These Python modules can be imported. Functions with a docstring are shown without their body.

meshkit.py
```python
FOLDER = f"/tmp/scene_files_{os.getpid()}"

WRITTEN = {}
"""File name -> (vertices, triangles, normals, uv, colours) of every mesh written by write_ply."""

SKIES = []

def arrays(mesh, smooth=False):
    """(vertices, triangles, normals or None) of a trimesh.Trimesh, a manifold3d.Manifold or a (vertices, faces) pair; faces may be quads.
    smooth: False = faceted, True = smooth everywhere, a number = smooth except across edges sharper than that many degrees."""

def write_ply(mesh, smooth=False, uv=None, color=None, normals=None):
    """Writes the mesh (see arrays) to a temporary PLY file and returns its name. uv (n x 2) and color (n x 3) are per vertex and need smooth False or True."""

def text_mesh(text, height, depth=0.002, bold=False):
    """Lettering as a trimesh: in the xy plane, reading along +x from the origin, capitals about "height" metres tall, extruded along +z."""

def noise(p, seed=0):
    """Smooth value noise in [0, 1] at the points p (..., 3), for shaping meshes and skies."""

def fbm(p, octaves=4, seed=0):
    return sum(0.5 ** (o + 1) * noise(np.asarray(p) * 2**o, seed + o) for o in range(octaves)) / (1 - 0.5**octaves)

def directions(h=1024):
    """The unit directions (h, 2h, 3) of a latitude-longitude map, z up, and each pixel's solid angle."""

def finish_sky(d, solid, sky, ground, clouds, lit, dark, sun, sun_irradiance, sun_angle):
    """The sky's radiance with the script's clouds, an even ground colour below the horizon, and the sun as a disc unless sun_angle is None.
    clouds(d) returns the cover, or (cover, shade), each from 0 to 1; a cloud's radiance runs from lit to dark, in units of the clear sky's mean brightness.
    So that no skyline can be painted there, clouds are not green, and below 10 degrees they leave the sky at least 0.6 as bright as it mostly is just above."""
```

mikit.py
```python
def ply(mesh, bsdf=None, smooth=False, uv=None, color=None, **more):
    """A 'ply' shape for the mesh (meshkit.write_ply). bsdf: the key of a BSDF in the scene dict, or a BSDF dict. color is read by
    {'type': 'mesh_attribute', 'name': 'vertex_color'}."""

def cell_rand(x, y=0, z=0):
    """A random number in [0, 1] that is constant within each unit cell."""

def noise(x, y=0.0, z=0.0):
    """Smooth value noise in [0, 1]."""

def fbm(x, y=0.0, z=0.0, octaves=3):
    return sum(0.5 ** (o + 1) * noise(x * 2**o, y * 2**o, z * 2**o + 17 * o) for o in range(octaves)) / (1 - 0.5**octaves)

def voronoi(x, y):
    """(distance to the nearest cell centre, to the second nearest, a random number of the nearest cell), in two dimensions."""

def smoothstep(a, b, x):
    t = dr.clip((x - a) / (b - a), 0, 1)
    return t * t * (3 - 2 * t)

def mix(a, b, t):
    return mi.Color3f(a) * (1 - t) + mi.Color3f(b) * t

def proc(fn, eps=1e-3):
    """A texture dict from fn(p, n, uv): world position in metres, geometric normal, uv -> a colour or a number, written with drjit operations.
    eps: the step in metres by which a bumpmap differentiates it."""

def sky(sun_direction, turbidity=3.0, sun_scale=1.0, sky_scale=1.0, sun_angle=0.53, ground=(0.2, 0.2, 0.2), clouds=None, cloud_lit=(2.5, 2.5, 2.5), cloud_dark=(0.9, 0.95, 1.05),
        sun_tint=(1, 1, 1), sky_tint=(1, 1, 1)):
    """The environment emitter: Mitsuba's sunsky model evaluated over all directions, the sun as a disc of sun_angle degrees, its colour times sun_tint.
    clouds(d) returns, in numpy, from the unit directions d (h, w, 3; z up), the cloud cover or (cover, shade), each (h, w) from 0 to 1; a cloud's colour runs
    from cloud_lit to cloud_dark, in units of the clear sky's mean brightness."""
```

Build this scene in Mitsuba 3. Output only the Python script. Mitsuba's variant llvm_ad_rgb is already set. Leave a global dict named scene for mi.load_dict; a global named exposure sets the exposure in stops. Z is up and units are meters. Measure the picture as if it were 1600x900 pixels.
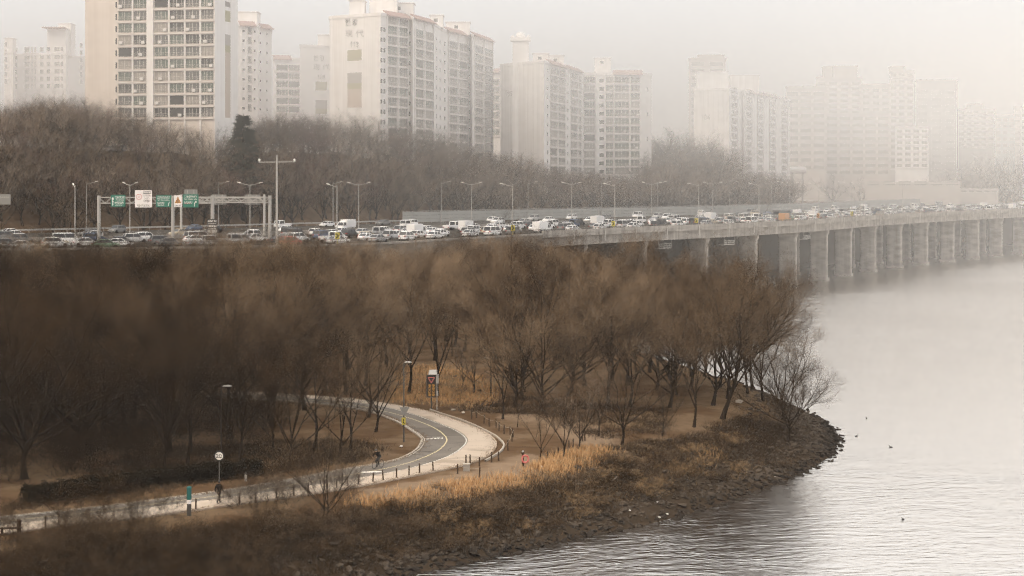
import math, random
import numpy as np
import trimesh, shapely
import manifold3d as m3
import drjit as dr
import mitsuba as mi
import mikit, meshkit

random.seed(7)
T4 = mi.ScalarTransform4f
scene, labels = {'type': 'scene'}, {}

# ------------------------------------------------------------------ camera, sky, haze, exposure
H, FOC, U0, V0 = 28.0, 3000.0, 800.0, 284.0          # eye height above the water, focal length in photo pixels, vanishing point of the level view
exposure = 2.58
scene['camera'] = {'type': 'perspective', 'fov': math.degrees(2 * math.atan(800 / FOC)), 'fov_axis': 'x',
                   'principal_point_offset_x': 0.0, 'principal_point_offset_y': (450.0 - V0) / 900.0,
                   'near_clip': 1.0, 'far_clip': 6000.0,
                   'to_world': T4().look_at(origin=[0, 0, H], target=[0, 100, H], up=[0, 0, 1]),
                   'medium': {'type': 'ref', 'id': 'haze_air'}}


def overcast(d):
    up = np.clip(d[..., 2], 0, 1)
    return np.ones(d.shape[:2]), 1 - up ** 0.8         # an even cloud sheet, brighter overhead than at the horizon


SKY_HORIZON = np.array([0.90, 0.888, 0.875])
scene['sky_light'] = mikit.sky((-0.55, -0.62, 0.75), turbidity=3, sun_scale=0.24, sun_angle=45, clouds=overcast,
                               cloud_lit=(SKY_HORIZON * 2.0 * 1.72).tolist(), cloud_dark=(SKY_HORIZON * 1.9).tolist(),
                               ground=(0.12, 0.10, 0.08), sun_tint=(1.0, 0.985, 0.97))

# the fog: thin over the park, a thick bank over the river and the city beyond
HX, HY, HZ = (-900.0, 1500.0), (-60.0, 2700.0), (-6.0, 92.0)
gx, gy, gz = np.linspace(*HX, 97), np.linspace(*HY, 139), np.linspace(*HZ, 9)


def sst(a, b, x):
    t = np.clip((x - a) / (b - a), 0, 1)
    return t * t * (3 - 2 * t)


GZ, GY, GX = np.meshgrid(gz, gy, gx, indexing='ij')
fog_right = sst(-60, 150, GX - 0.06 * (GY - 500))
fog_top = 1 - 0.75 * sst(66, 90, GZ)                                # the bank thins out upwards
lifted = 1 - 0.45 * fog_right * (1 - sst(20, 34, GZ)) * (1 - sst(600, 760, GY))        # and has lifted off the near river
fog = 0.00010 + 0.0021 * sst(340, 530, GY) * lifted * (0.85 + 0.4 * fog_right * sst(520, 700, GY)) * (1.1 + 1.8 * sst(32, 56, GZ)) * (1 - 0.65 * sst(560, 780, GY)) * fog_top + 0.0011 * sst(580, 920, GY) * (0.5 + 0.5 * fog_right) * fog_top
scene['haze_air'] = {'type': 'heterogeneous', 'albedo': {'type': 'constvolume', 'value': {'type': 'rgb', 'value': [0.77, 0.768, 0.765]}},
                     'sigma_t': {'type': 'gridvolume', 'grid': mi.VolumeGrid(fog[..., None].astype(np.float32)), 'filter_type': 'trilinear', 'wrap_mode': 'clamp',
                                 'to_world': T4().translate([HX[0], HY[0], HZ[0]]).scale([HX[1] - HX[0], HY[1] - HY[0], HZ[1] - HZ[0]])},
                     'scale': 1.0}
scene['haze'] = {'type': 'cube', 'bsdf': {'type': 'null'}, 'interior': {'type': 'ref', 'id': 'haze_air'},
                 'to_world': T4().translate([(HX[0] + HX[1]) / 2, (HY[0] + HY[1]) / 2, (HZ[0] + HZ[1]) / 2]).scale([(HX[1] - HX[0]) / 2, (HY[1] - HY[0]) / 2, (HZ[1] - HZ[0]) / 2])}
labels['haze'] = {'label': 'pale winter fog over the river and the city', 'kind': 'stuff'}


# ------------------------------------------------------------------ helpers
def at(u, v, z):
    """the point at height z that the photo shows at pixel (u, v)"""
    y = FOC * (H - z) / (v - V0)
    return np.array([(u - U0) / FOC * y, y, z])


def atY(u, v, y):
    return np.array([(u - U0) / FOC * y, y, H - (v - V0) * y / FOC])


_count = {}


def numbered(name):
    n = _count.get(name, 0)
    _count[name] = n + 1
    return name if n == 0 else f'{name}_{n:03d}'


def L(key, label=None, cat=None, group=None, kind=None):
    d = {k: v for k, v in (('label', label), ('category', cat), ('group', group), ('kind', kind)) if v}
    if d:
        labels[key] = d
    return key


def unit(a):
    a = np.asarray(a, float)
    return a / (np.linalg.norm(a, axis=-1, keepdims=True) + 1e-12)


def frames(t):
    a = np.cross(t, np.where(np.abs(t[..., 2:]) < 0.9, [0, 0, 1.0], [1.0, 0, 0]))
    a = unit(a)
    return a, np.cross(t, a)


def tubes(P, R, sides, tip=False):
    """N polylines (N, K, 3) with radii (N, K) as open tubes; tip: the last point closes to a point"""
    P, R = np.asarray(P, float), np.asarray(R, float)
    n, k = P.shape[:2]
    t = unit(np.gradient(P, axis=1))
    a, b = frames(t)
    ang = np.arange(sides) * 2 * np.pi / sides
    kk = k - 1 if tip else k
    ring = P[:, :kk, None] + R[:, :kk, None, None] * (np.cos(ang)[None, None, :, None] * a[:, :kk, None] + np.sin(ang)[None, None, :, None] * b[:, :kk, None])
    per = kk * sides + (1 if tip else 0)
    v = ring.reshape(n, kk * sides, 3)
    if tip:
        v = np.concatenate([v, P[:, -1:]], 1)
    i, j = np.meshgrid(np.arange(kk - 1), np.arange(sides), indexing='ij')
    q0, q1 = (i * sides + j).ravel(), (i * sides + (j + 1) % sides).ravel()
    q2, q3 = q1 + sides, q0 + sides
    f = np.concatenate([np.stack([q0, q1, q2], 1), np.stack([q0, q2, q3], 1)]) if kk > 1 else np.zeros((0, 3), int)
    if tip:
        j = np.arange(sides)
        f = np.concatenate([f, np.stack([(kk - 1) * sides + j, (kk - 1) * sides + (j + 1) % sides, np.full(sides, kk * sides)], 1)])
    f = (f[None] + (np.arange(n) * per)[:, None, None]).reshape(-1, 3)
    return v.reshape(-1, 3), f


class MB:
    def __init__(self):
        self.v, self.f, self.n = [], [], 0

    def add(self, v, f):
        v, f = np.asarray(v, float), np.asarray(f, int)
        if f.shape[1] == 4:
            f = np.vstack([f[:, [0, 1, 2]], f[:, [0, 2, 3]]])
        self.v.append(v)
        self.f.append(f + self.n)
        self.n += len(v)
        return self

    def mesh(self):
        return np.vstack(self.v), np.vstack(self.f)

    BF = np.array([[0, 3, 2, 1], [4, 5, 6, 7], [0, 1, 5, 4], [1, 2, 6, 5], [2, 3, 7, 6], [3, 0, 4, 7]])

    def box(self, c, s, rz=0.0, taper=1.0):
        x, y, z = np.asarray(s, float) / 2
        v = np.array([[-x, -y, -z], [x, -y, -z], [x, y, -z], [-x, y, -z], [-x * taper, -y * taper, z], [x * taper, -y * taper, z], [x * taper, y * taper, z], [-x * taper, y * taper, z]])
        if rz:
            cs, sn = math.cos(rz), math.sin(rz)
            v = v @ np.array([[cs, sn, 0], [-sn, cs, 0], [0, 0, 1]])
        return self.add(v + c, self.BF)

    def beam(self, p, q, w, h=None):
        h = w if h is None else h
        p, q = np.asarray(p, float), np.asarray(q, float)
        t = unit(q - p)
        a, b = frames(t)
        v = [e + sx * a * w / 2 + sy * b * h / 2 for e in (p, q) for sx, sy in ((-1, -1), (1, -1), (1, 1), (-1, 1))]
        return self.add(np.array(v), self.BF)

    def tube(self, pts, r, sides=6, cap=True):
        pts = np.asarray(pts, float)
        r = np.broadcast_to(np.asarray(r, float), (len(pts),))
        v, f = tubes(pts[None], r[None], sides)
        if cap:
            k = len(pts)
            f = np.vstack([f, [[0, i + 1, i] for i in range(1, sides - 1)], [[(k - 1) * sides, (k - 1) * sides + i, (k - 1) * sides + i + 1] for i in range(1, sides - 1)]])
        return self.add(v, f)

    def hull(self, pts):
        h = trimesh.convex.convex_hull(np.asarray(pts, float))
        return self.add(h.vertices, h.faces)

    def lathe(self, prof, c=(0, 0, 0), n=12, axis=2):
        prof = np.asarray(prof, float)
        ang = np.arange(n) * 2 * np.pi / n
        ring = np.stack([prof[:, None, 0] * np.cos(ang), prof[:, None, 0] * np.sin(ang), np.broadcast_to(prof[:, None, 1], (len(prof), n))], -1).reshape(-1, 3)
        if axis == 0:
            ring = ring[:, [2, 0, 1]]
        if axis == 1:
            ring = ring[:, [1, 2, 0]]
        i, j = np.meshgrid(np.arange(len(prof) - 1), np.arange(n), indexing='ij')
        q = np.stack([i * n + j, i * n + (j + 1) % n, (i + 1) * n + (j + 1) % n, (i + 1) * n + j], -1).reshape(-1, 4)
        return self.add(ring + np.asarray(c, float), q)

    def prism(self, poly, z0, z1):
        e = trimesh.creation.extrude_polygon(shapely.Polygon(poly), z1 - z0, engine='earcut')
        return self.add(np.array(e.vertices) + [0, 0, z0], e.faces)


def shape(key, mesh, bsdf, smooth=False, **more):
    scene[key] = mikit.ply(mesh.mesh() if isinstance(mesh, MB) else mesh, bsdf, smooth, **more)
    return key


def soft(mesh, bsdf, centre=None, size=(1, 1, 1), up=0.5):
    """fine twigs or stalks shaded as a mass: their normals follow the crown they belong to (or point up)"""
    v, f = mesh.mesh() if isinstance(mesh, MB) else mesh
    n = np.broadcast_to([0.0, 0.0, 1.0], np.shape(v)) if centre is None else unit((np.asarray(v) - centre) / size + [0, 0, up])
    return {'type': 'ply', 'filename': meshkit.write_ply((v, f), False, normals=n), 'face_normals': False, 'bsdf': {'type': 'ref', 'id': bsdf}}


def group(name, **parts):
    """a shapegroup: part name = (mesh, bsdf[, smooth])"""
    if name not in scene:
        scene[name] = {'type': 'shapegroup', **{k: mikit.ply(p[0].mesh() if isinstance(p[0], MB) else p[0], p[1], p[2] if len(p) > 2 else False) for k, p in parts.items()}}
    return name


def inst(key, grp, to):
    scene[key] = {'type': 'instance', 'shapegroup': {'type': 'ref', 'id': grp}, 'to_world': to}
    return key


def place(p, rz=0.0, s=1.0):
    t = T4().translate([float(x) for x in p]).rotate([0, 0, 1], math.degrees(rz))
    return t.scale(s if isinstance(s, (list, tuple)) else [s, s, s])


ORD = {1: 'first', 2: 'second', 3: 'third', 4: 'fourth', 5: 'fifth', 6: 'sixth', 7: 'seventh', 8: 'eighth', 9: 'ninth', 10: 'tenth'}


def nth(k):
    return ORD.get(k) or f'{k}' + ('th' if 10 < k % 100 < 14 else {1: 'st', 2: 'nd', 3: 'rd'}.get(k % 10, 'th'))


# ------------------------------------------------------------------ materials
def mat(name, col, rough=None, twosided=True, **more):
    if rough is None:
        b = {'type': 'diffuse', 'reflectance': {'type': 'rgb', 'value': list(col)} if not isinstance(col, dict) else col}
    else:
        b = {'type': 'principled', 'base_color': {'type': 'rgb', 'value': list(col)} if not isinstance(col, dict) else col, 'roughness': rough, **more}
    scene[name] = {'type': 'twosided', 'bsdf': b} if twosided else b
    return name


fbm, noise, mix, smoothstep, cell_rand, voronoi = mikit.fbm, mikit.noise, mikit.mix, mikit.smoothstep, mikit.cell_rand, mikit.voronoi


TRACKS = [(0.9, 195.7, 5.1, 191.5), (5.1, 191.5, 7.8, 179.6), (-9.4, 148.8, -5.1, 153.8), (-5.1, 153.8, -1.6, 158.6), (-1.6, 158.6, 2.0, 166.7)]


def ground_col(p, n, uv):
    a = fbm(p.x * 0.22, p.y * 0.22, 3.0, 4)
    b = noise(p.x * 2.7, p.y * 2.7, p.z * 2.7)
    c = fbm(p.x * 0.9 + 31, p.y * 0.9, 7.0, 3)
    soil = mix((0.135, 0.090, 0.054), (0.200, 0.136, 0.085), b)
    leaf = mix((0.088, 0.052, 0.029), (0.140, 0.086, 0.049), c)
    col = mix(soil, leaf, smoothstep(0.35, 0.62, a))
    straw = mix((0.16, 0.11, 0.062), (0.22, 0.15, 0.085), b)
    col = mix(col, straw, smoothstep(0.55, 0.75, fbm(p.x * 0.16 + 9, p.y * 0.3, 1.0, 3)) * 0.32)
    track = 1e9
    for ax, ay, bx, by in TRACKS:                                   # bare trodden earth
        t = dr.clip(((p.x - ax) * (bx - ax) + (p.y - ay) * (by - ay)) / ((bx - ax) ** 2 + (by - ay) ** 2), 0, 1)
        track = dr.minimum(track, dr.sqrt(dr.square(p.x - ax - (bx - ax) * t) + dr.square((p.y - ay - (by - ay) * t) * 0.7)))
    bare = mix((0.20, 0.140, 0.092), (0.29, 0.205, 0.14), fbm(p.x * 0.5, p.y * 0.5, 2.0, 4))
    col = mix(col, bare, smoothstep(3.2, 1.2, track + (c - 0.5) * 2.5))
    mud = mix((0.034, 0.025, 0.017), (0.070, 0.050, 0.034), c)       # the bank below the crest is bare dark earth
    return mix(mud, col, smoothstep(2.2, 3.8, p.z + (c - 0.5) * 1.6))


def asphalt_col(p, n, uv):
    a = fbm(p.x * 0.45, p.y * 0.45, 1.0, 4)
    g = cell_rand(dr.floor(p.x * 30), dr.floor(p.y * 30))
    col = mix((0.155, 0.136, 0.117), (0.255, 0.226, 0.196), a * 0.8 + g * 0.2)
    f1, f2, r = voronoi(p.x * 0.28 + a * 0.5, p.y * 0.28)
    crack = smoothstep(0.035, 0.0, f2 - f1) * smoothstep(0.35, 0.6, fbm(p.x * 0.1, p.y * 0.1, 9.0, 2))
    patch = smoothstep(0.86, 0.88, cell_rand(dr.floor(p.x * 0.22), dr.floor(p.y * 0.16), 5))
    return mix(mix(col, (0.12, 0.105, 0.09), patch * 0.5), (0.085, 0.072, 0.06), crack * 0.7)


def paving_col(p, n, uv):
    a = fbm(p.x * 0.7, p.y * 0.7, 1.0, 4)
    s = fbm(p.x * 0.15 + 5, p.y * 0.15, 4.0, 3)
    col = mix((0.42, 0.345, 0.272), (0.60, 0.505, 0.412), a * 0.5 + s * 0.5)
    f1, f2, r = voronoi(p.x * 0.2, p.y * 0.2 + 3)
    stain = smoothstep(0.62, 0.78, fbm(p.x * 0.35 + 11, p.y * 0.35, 6.0, 3))
    return mix(mix(col, (0.30, 0.24, 0.18), stain * 0.6), (0.27, 0.215, 0.165), smoothstep(0.02, 0.0, f2 - f1) * 0.6)


def concrete_col(p, n, uv):
    a = fbm(p.x * 0.35, p.y * 0.35, p.z * 0.8, 4)
    st = fbm((p.x + p.y * 0.7) * 1.3, p.z * 0.07, 2.0, 3)               # rain streaks run down the faces
    return mix((0.22, 0.20, 0.178), (0.40, 0.367, 0.33), smoothstep(0.2, 0.8, a * 0.55 + st * 0.45))


def wall_col(p, n, uv):
    a = fbm(p.x * 0.12, p.y * 0.12, p.z * 0.3, 3)
    st = fbm((p.x - p.y) * 0.9, p.z * 0.04, 5.0, 3)
    return mix((0.77, 0.73, 0.70), (0.86, 0.835, 0.815), smoothstep(0.2, 0.75, a * 0.4 + st * 0.6))


def beige_col(p, n, uv):
    a = fbm(p.x * 0.12, p.y * 0.12, p.z * 0.3, 3)
    st = fbm((p.x - p.y) * 0.8, p.z * 0.05, 2.0, 3)
    return mix((0.65, 0.58, 0.52), (0.73, 0.66, 0.60), smoothstep(0.2, 0.8, a * 0.4 + st * 0.6))


def stone_col(p, n, uv):
    a = fbm(p.x * 1.1, p.y * 1.1, p.z * 1.1, 3)
    b = fbm(p.x * 7, p.y * 7, p.z * 7, 2)
    dry = smoothstep(0.1, 0.9, p.z + (a - 0.5))
    return mix((0.035, 0.029, 0.024), mix((0.048, 0.037, 0.028), (0.125, 0.098, 0.076), a * 0.6 + b * 0.4), dry)


def masonry_col(p, n, uv):
    bx, bz = (p.x * 0.5 + p.y * 0.86) / 1.1, p.z / 0.55
    r = cell_rand(dr.floor(bx + 0.5 * dr.floor(bz)), dr.floor(bz))
    a = fbm(p.x * 0.5, p.y * 0.5, p.z * 0.5, 3)
    return mix((0.15, 0.125, 0.10), (0.29, 0.25, 0.21), r * 0.5 + a * 0.5)


mat('m_ground', mikit.proc(ground_col))
mat('m_asphalt', mikit.proc(asphalt_col))
mat('m_paving', mikit.proc(paving_col))
mat('m_concrete', mikit.proc(concrete_col))
mat('m_wall', mikit.proc(wall_col))
mat('m_beige', mikit.proc(beige_col))
mat('m_stone', mikit.proc(stone_col))
mat('m_masonry', mikit.proc(masonry_col))
mat('m_wall_painted_shade', (0.13, 0.12, 0.105))  # concrete with the shade under the deck put into its colour
mat('m_road', (0.075, 0.068, 0.060))
mat('m_line_white', (0.72, 0.68, 0.62))
mat('m_line_yellow', (0.58, 0.48, 0.31))
mat('m_kerb', (0.46, 0.41, 0.35))
mat('m_trim_pink', (0.42, 0.30, 0.27))
mat('m_olive', (0.46, 0.43, 0.31))
mat('m_greypaint', (0.47, 0.44, 0.41))
mat('m_tan', (0.58, 0.50, 0.43))
mat('m_white', (0.76, 0.73, 0.70))
mat('m_band', (0.74, 0.69, 0.64))
mat('m_letter', (0.20, 0.18, 0.17))
mat('m_letter_pale', (0.38, 0.35, 0.33))
mat('m_rail_dark', (0.17, 0.155, 0.14))
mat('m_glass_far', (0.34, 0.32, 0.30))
mat('m_glass_dark', (0.085, 0.079, 0.073), 0.2, specular=0.5)
mat('m_glass_mid', (0.17, 0.162, 0.152), 0.2, specular=0.5)
mat('m_glass_green', (0.15, 0.17, 0.145), 0.25, specular=0.5)
mat('m_curtain', (0.38, 0.35, 0.32))
mat('m_frame', (0.66, 0.62, 0.58))
mat('m_tower_dark', (0.40, 0.38, 0.365))
mat('m_tower_brown', (0.55, 0.50, 0.46))
mat('m_tower_blue', (0.40, 0.44, 0.45))
mat('m_metal_grey', (0.42, 0.40, 0.37), 0.5)
mat('m_metal_pale', (0.39, 0.37, 0.345), 0.5)
mat('m_metal_dark', (0.075, 0.068, 0.060), 0.5)
mat('m_barrier', (0.36, 0.36, 0.34), 0.5)
mat('m_sign_green', (0.035, 0.16, 0.115), 0.5)
mat('m_sign_white', (0.78, 0.74, 0.72), 0.5)
mat('m_sign_red', (0.45, 0.04, 0.04), 0.5)
mat('m_sign_orange', (0.46, 0.20, 0.05), 0.5)
mat('m_sign_yellow', (0.50, 0.41, 0.06), 0.5)
mat('m_sign_back', (0.22, 0.21, 0.195), 0.5)
mat('m_teal', (0.014, 0.105, 0.095), 0.4)
mat('m_disc_white', (0.58, 0.54, 0.50), 0.5)
mat('m_black', (0.018, 0.016, 0.014), 0.5)
mat('m_cloth_dark', (0.016, 0.013, 0.011))
mat('m_cloth_grey', (0.035, 0.028, 0.024))
mat('m_skin', (0.40, 0.25, 0.18))
mat('m_wood_dark', (0.075, 0.052, 0.036))
mat('m_wood_pale', (0.42, 0.36, 0.30))
mat('m_rope', (0.38, 0.33, 0.27))
mat('m_red', (0.42, 0.055, 0.05), 0.4)
mat('m_pink', (0.52, 0.16, 0.14), 0.45)
mat('m_amber', (0.42, 0.22, 0.05), 0.5)
mat('m_led_panel', (0.035, 0.020, 0.014), 0.5)
mat('m_tyre', (0.022, 0.020, 0.019))
mat('m_car_glass', (0.028, 0.028, 0.030), 0.12, specular=0.6)
mat('m_lamp_glass', (0.70, 0.68, 0.64), 0.2)
mat('m_tail', (0.30, 0.025, 0.02), 0.3)
mat('m_litter', (0.80, 0.78, 0.74))
mat('m_straw', (0.47, 0.285, 0.140))
mat('m_straw_mid', (0.255, 0.165, 0.090))
mat('m_straw_dark', (0.20, 0.130, 0.072))
mat('m_scrub', (0.056, 0.037, 0.022))
mat('m_bark', (0.036, 0.0245, 0.0155))
mat('m_bark_pale', (0.095, 0.072, 0.054))
mat('m_twig_orange', (0.180, 0.124, 0.079))
mat('m_twig_brown', (0.108, 0.073, 0.046))
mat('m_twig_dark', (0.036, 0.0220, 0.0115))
mat('m_twig_grey', (0.185, 0.140, 0.106))
mat('m_twig_red', (0.12, 0.075, 0.060))
mat('m_needle', (0.055, 0.054, 0.040))
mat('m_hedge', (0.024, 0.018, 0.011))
mat('m_pole_dark', (0.035, 0.028, 0.022))


def ripple(p, n, uv):
    wx, wy = noise(p.x * 0.2, p.y * 0.2, 1.0) * 3.0, noise(p.x * 0.17 + 7, p.y * 0.23, 2.0) * 3.0
    w = fbm((p.x + wx) * 0.55 + p.y * 0.12, (p.y + wy) * 1.4 - p.x * 0.3, 0.0, 3)
    r = noise((p.x + wx) * 2.0 - p.y * 0.5, (p.y + wy) * 4.4 + p.x * 0.9, 4.0)
    calm = smoothstep(0.35, 0.65, fbm(p.x * 0.012, p.y * 0.02, 3.0, 2))
    return (w * 0.75 + r * 0.25) * (0.35 + 0.65 * calm)


scene['m_water'] = {'type': 'bumpmap', 'arbitrary': mikit.proc(ripple, eps=0.03), 'scale': 0.085,
                    'bsdf': {'type': 'blendbsdf', 'weight': 0.88, 'a': {'type': 'principled', 'base_color': {'type': 'rgb', 'value': [0.060, 0.047, 0.036]}, 'roughness': 0.08, 'specular': 0.9},
                             'b': {'type': 'roughconductor', 'material': 'none', 'alpha': 0.07, 'specular_reflectance': {'type': 'rgb', 'value': [0.97, 0.94, 0.905]}}}}
# ------------------------------------------------------------------ the lie of the land
SHORE = np.array([(-260, -50), (-160, -10), (-90, 30), (-60, 75), (-35, 104), (-16.5, 124), (-7.3, 136.4), (1, 146), (10.4, 156), (16.4, 164), (23.4, 175.7), (28.6, 186), (33, 197), (35.5, 209),
                  (36.5, 223), (35, 240), (30, 262), (22, 300), (18, 340), (26, 400), (38, 440), (42, 470), (36, 500), (34, 520), (58, 570), (78, 602), (112, 662), (152, 752), (202, 852), (282, 1002), (422, 1202), (702, 1502), (1150, 1950), (1450, 2250)])
LAND = shapely.Polygon(np.vstack([SHORE, [(1450, 2650), (-850, 2650), (-850, -50)]]))
shapely.prepare(LAND)
SHORE_LINE = shapely.LineString(SHORE)
# the highway: its edge towards the river and its far edge with the noise barrier
NEAR = np.array([(-400, 190), (-220, 255), (-140, 288), (-90, 306), (-69, 313), (-45, 322), (-25, 338), (-12.7, 362), (1.6, 391), (10, 407), (29, 440), (55, 478), (84, 530), (111, 590), (137, 640), (165, 688), (195, 738), (240, 805), (300, 885), (380, 985), (520, 1140), (760, 1380)], float)
FAR = np.array([(-480, 200), (-300, 275), (-200, 330), (-120, 395), (-75, 445), (-30, 510), (5, 558), (40, 605), (75, 650), (112, 725), (157, 830), (215, 950), (290, 1060), (400, 1200), (560, 1370), (760, 1560)], float)
DECK_Z = 17.0


def resample(P, n, smooth=True):
    P = np.asarray(P, float)
    if smooth:
        from scipy.interpolate import PchipInterpolator
        s = np.r_[0, np.cumsum(np.linalg.norm(np.diff(P, axis=0), axis=1))]
        P = np.stack([PchipInterpolator(s, P[:, k])(np.linspace(0, s[-1], 40 * len(P))) for k in range(P.shape[1])], 1)
    s = np.r_[0, np.cumsum(np.linalg.norm(np.diff(P, axis=0), axis=1))]
    return np.stack([np.interp(np.linspace(0, s[-1], n), s, P[:, k]) for k in range(P.shape[1])], 1)


# matching cross-sections of the road: each near-edge point with the far-edge point straight across it
NEAR_S = resample(NEAR, 600)
_nt = unit(np.gradient(NEAR_S, axis=0))
_nn = np.stack([-_nt[:, 1], _nt[:, 0]], 1)
_far_line = shapely.LineString(resample(FAR, 600))
FAR_S = []
_prev = 0.0
for p in NEAR_S:
    _prev = max(_prev, _far_line.project(shapely.Point(p)))
    FAR_S.append(np.array(_far_line.interpolate(_prev).coords[0]))
FAR_S = np.array(FAR_S)
from scipy.ndimage import gaussian_filter1d
FAR_S = gaussian_filter1d(FAR_S, 12, axis=0, mode='nearest')
ARC = np.r_[0, np.cumsum(np.linalg.norm(np.diff(NEAR_S, axis=0), axis=1))]


def road(s, t, z=DECK_Z):
    """the point of the road at arc length s along the near edge and fraction t across"""
    a = np.stack([np.interp(s, ARC, NEAR_S[:, k]) for k in (0, 1)], -1)
    b = np.stack([np.interp(s, ARC, FAR_S[:, k]) for k in (0, 1)], -1)
    p = a + (b - a) * np.asarray(t)[..., None]
    return np.concatenate([p, np.full(p.shape[:-1] + (1,), z)], -1)


def road_dir(s):
    d = road(s + 1.0, 0.0) - road(s - 1.0, 0.0)
    return math.atan2(d[1], d[0])


def s_at_u(u, t, z=DECK_Z):
    """the arc length at which the line at fraction t across the road stands in column u"""
    s = np.linspace(0, ARC[-1], 6000)
    p = road(s, np.full(len(s), t))
    return float(s[np.argmin(np.abs(U0 + FOC * p[:, 0] / p[:, 1] - u) + (p[:, 1] < 100) * 1e6)])


def pix(p):
    return U0 + FOC * p[0] / p[1], V0 + FOC * (H - p[2]) / p[1]


S_ABUT = float(ARC[np.argmin(np.linalg.norm(NEAR_S - np.array([6.0, 399.0]), axis=1))])    # where the embankment ends and the viaduct begins
MID_T = 0.5
ROAD_POLY = shapely.Polygon(np.vstack([NEAR_S, FAR_S[::-1]])).buffer(0)
_after = ARC > S_ABUT
_mid = road(ARC, np.full(len(ARC), MID_T))[:, :2]
_grade = np.vstack([NEAR_S[~_after], _mid[_after]])
GRADE_POLY = shapely.Polygon(np.vstack([_grade, FAR_S[::-1]])).buffer(0)      # the part of the road that lies on solid ground
HILL_POLY = shapely.Polygon(np.vstack([FAR_S, [(1450, 2650), (-850, 2650), (-850, 150)]])).buffer(0)
for g in (GRADE_POLY, HILL_POLY):
    shapely.prepare(g)
FAR_LS, GRADE_LS = shapely.LineString(FAR_S), GRADE_POLY.exterior

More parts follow.
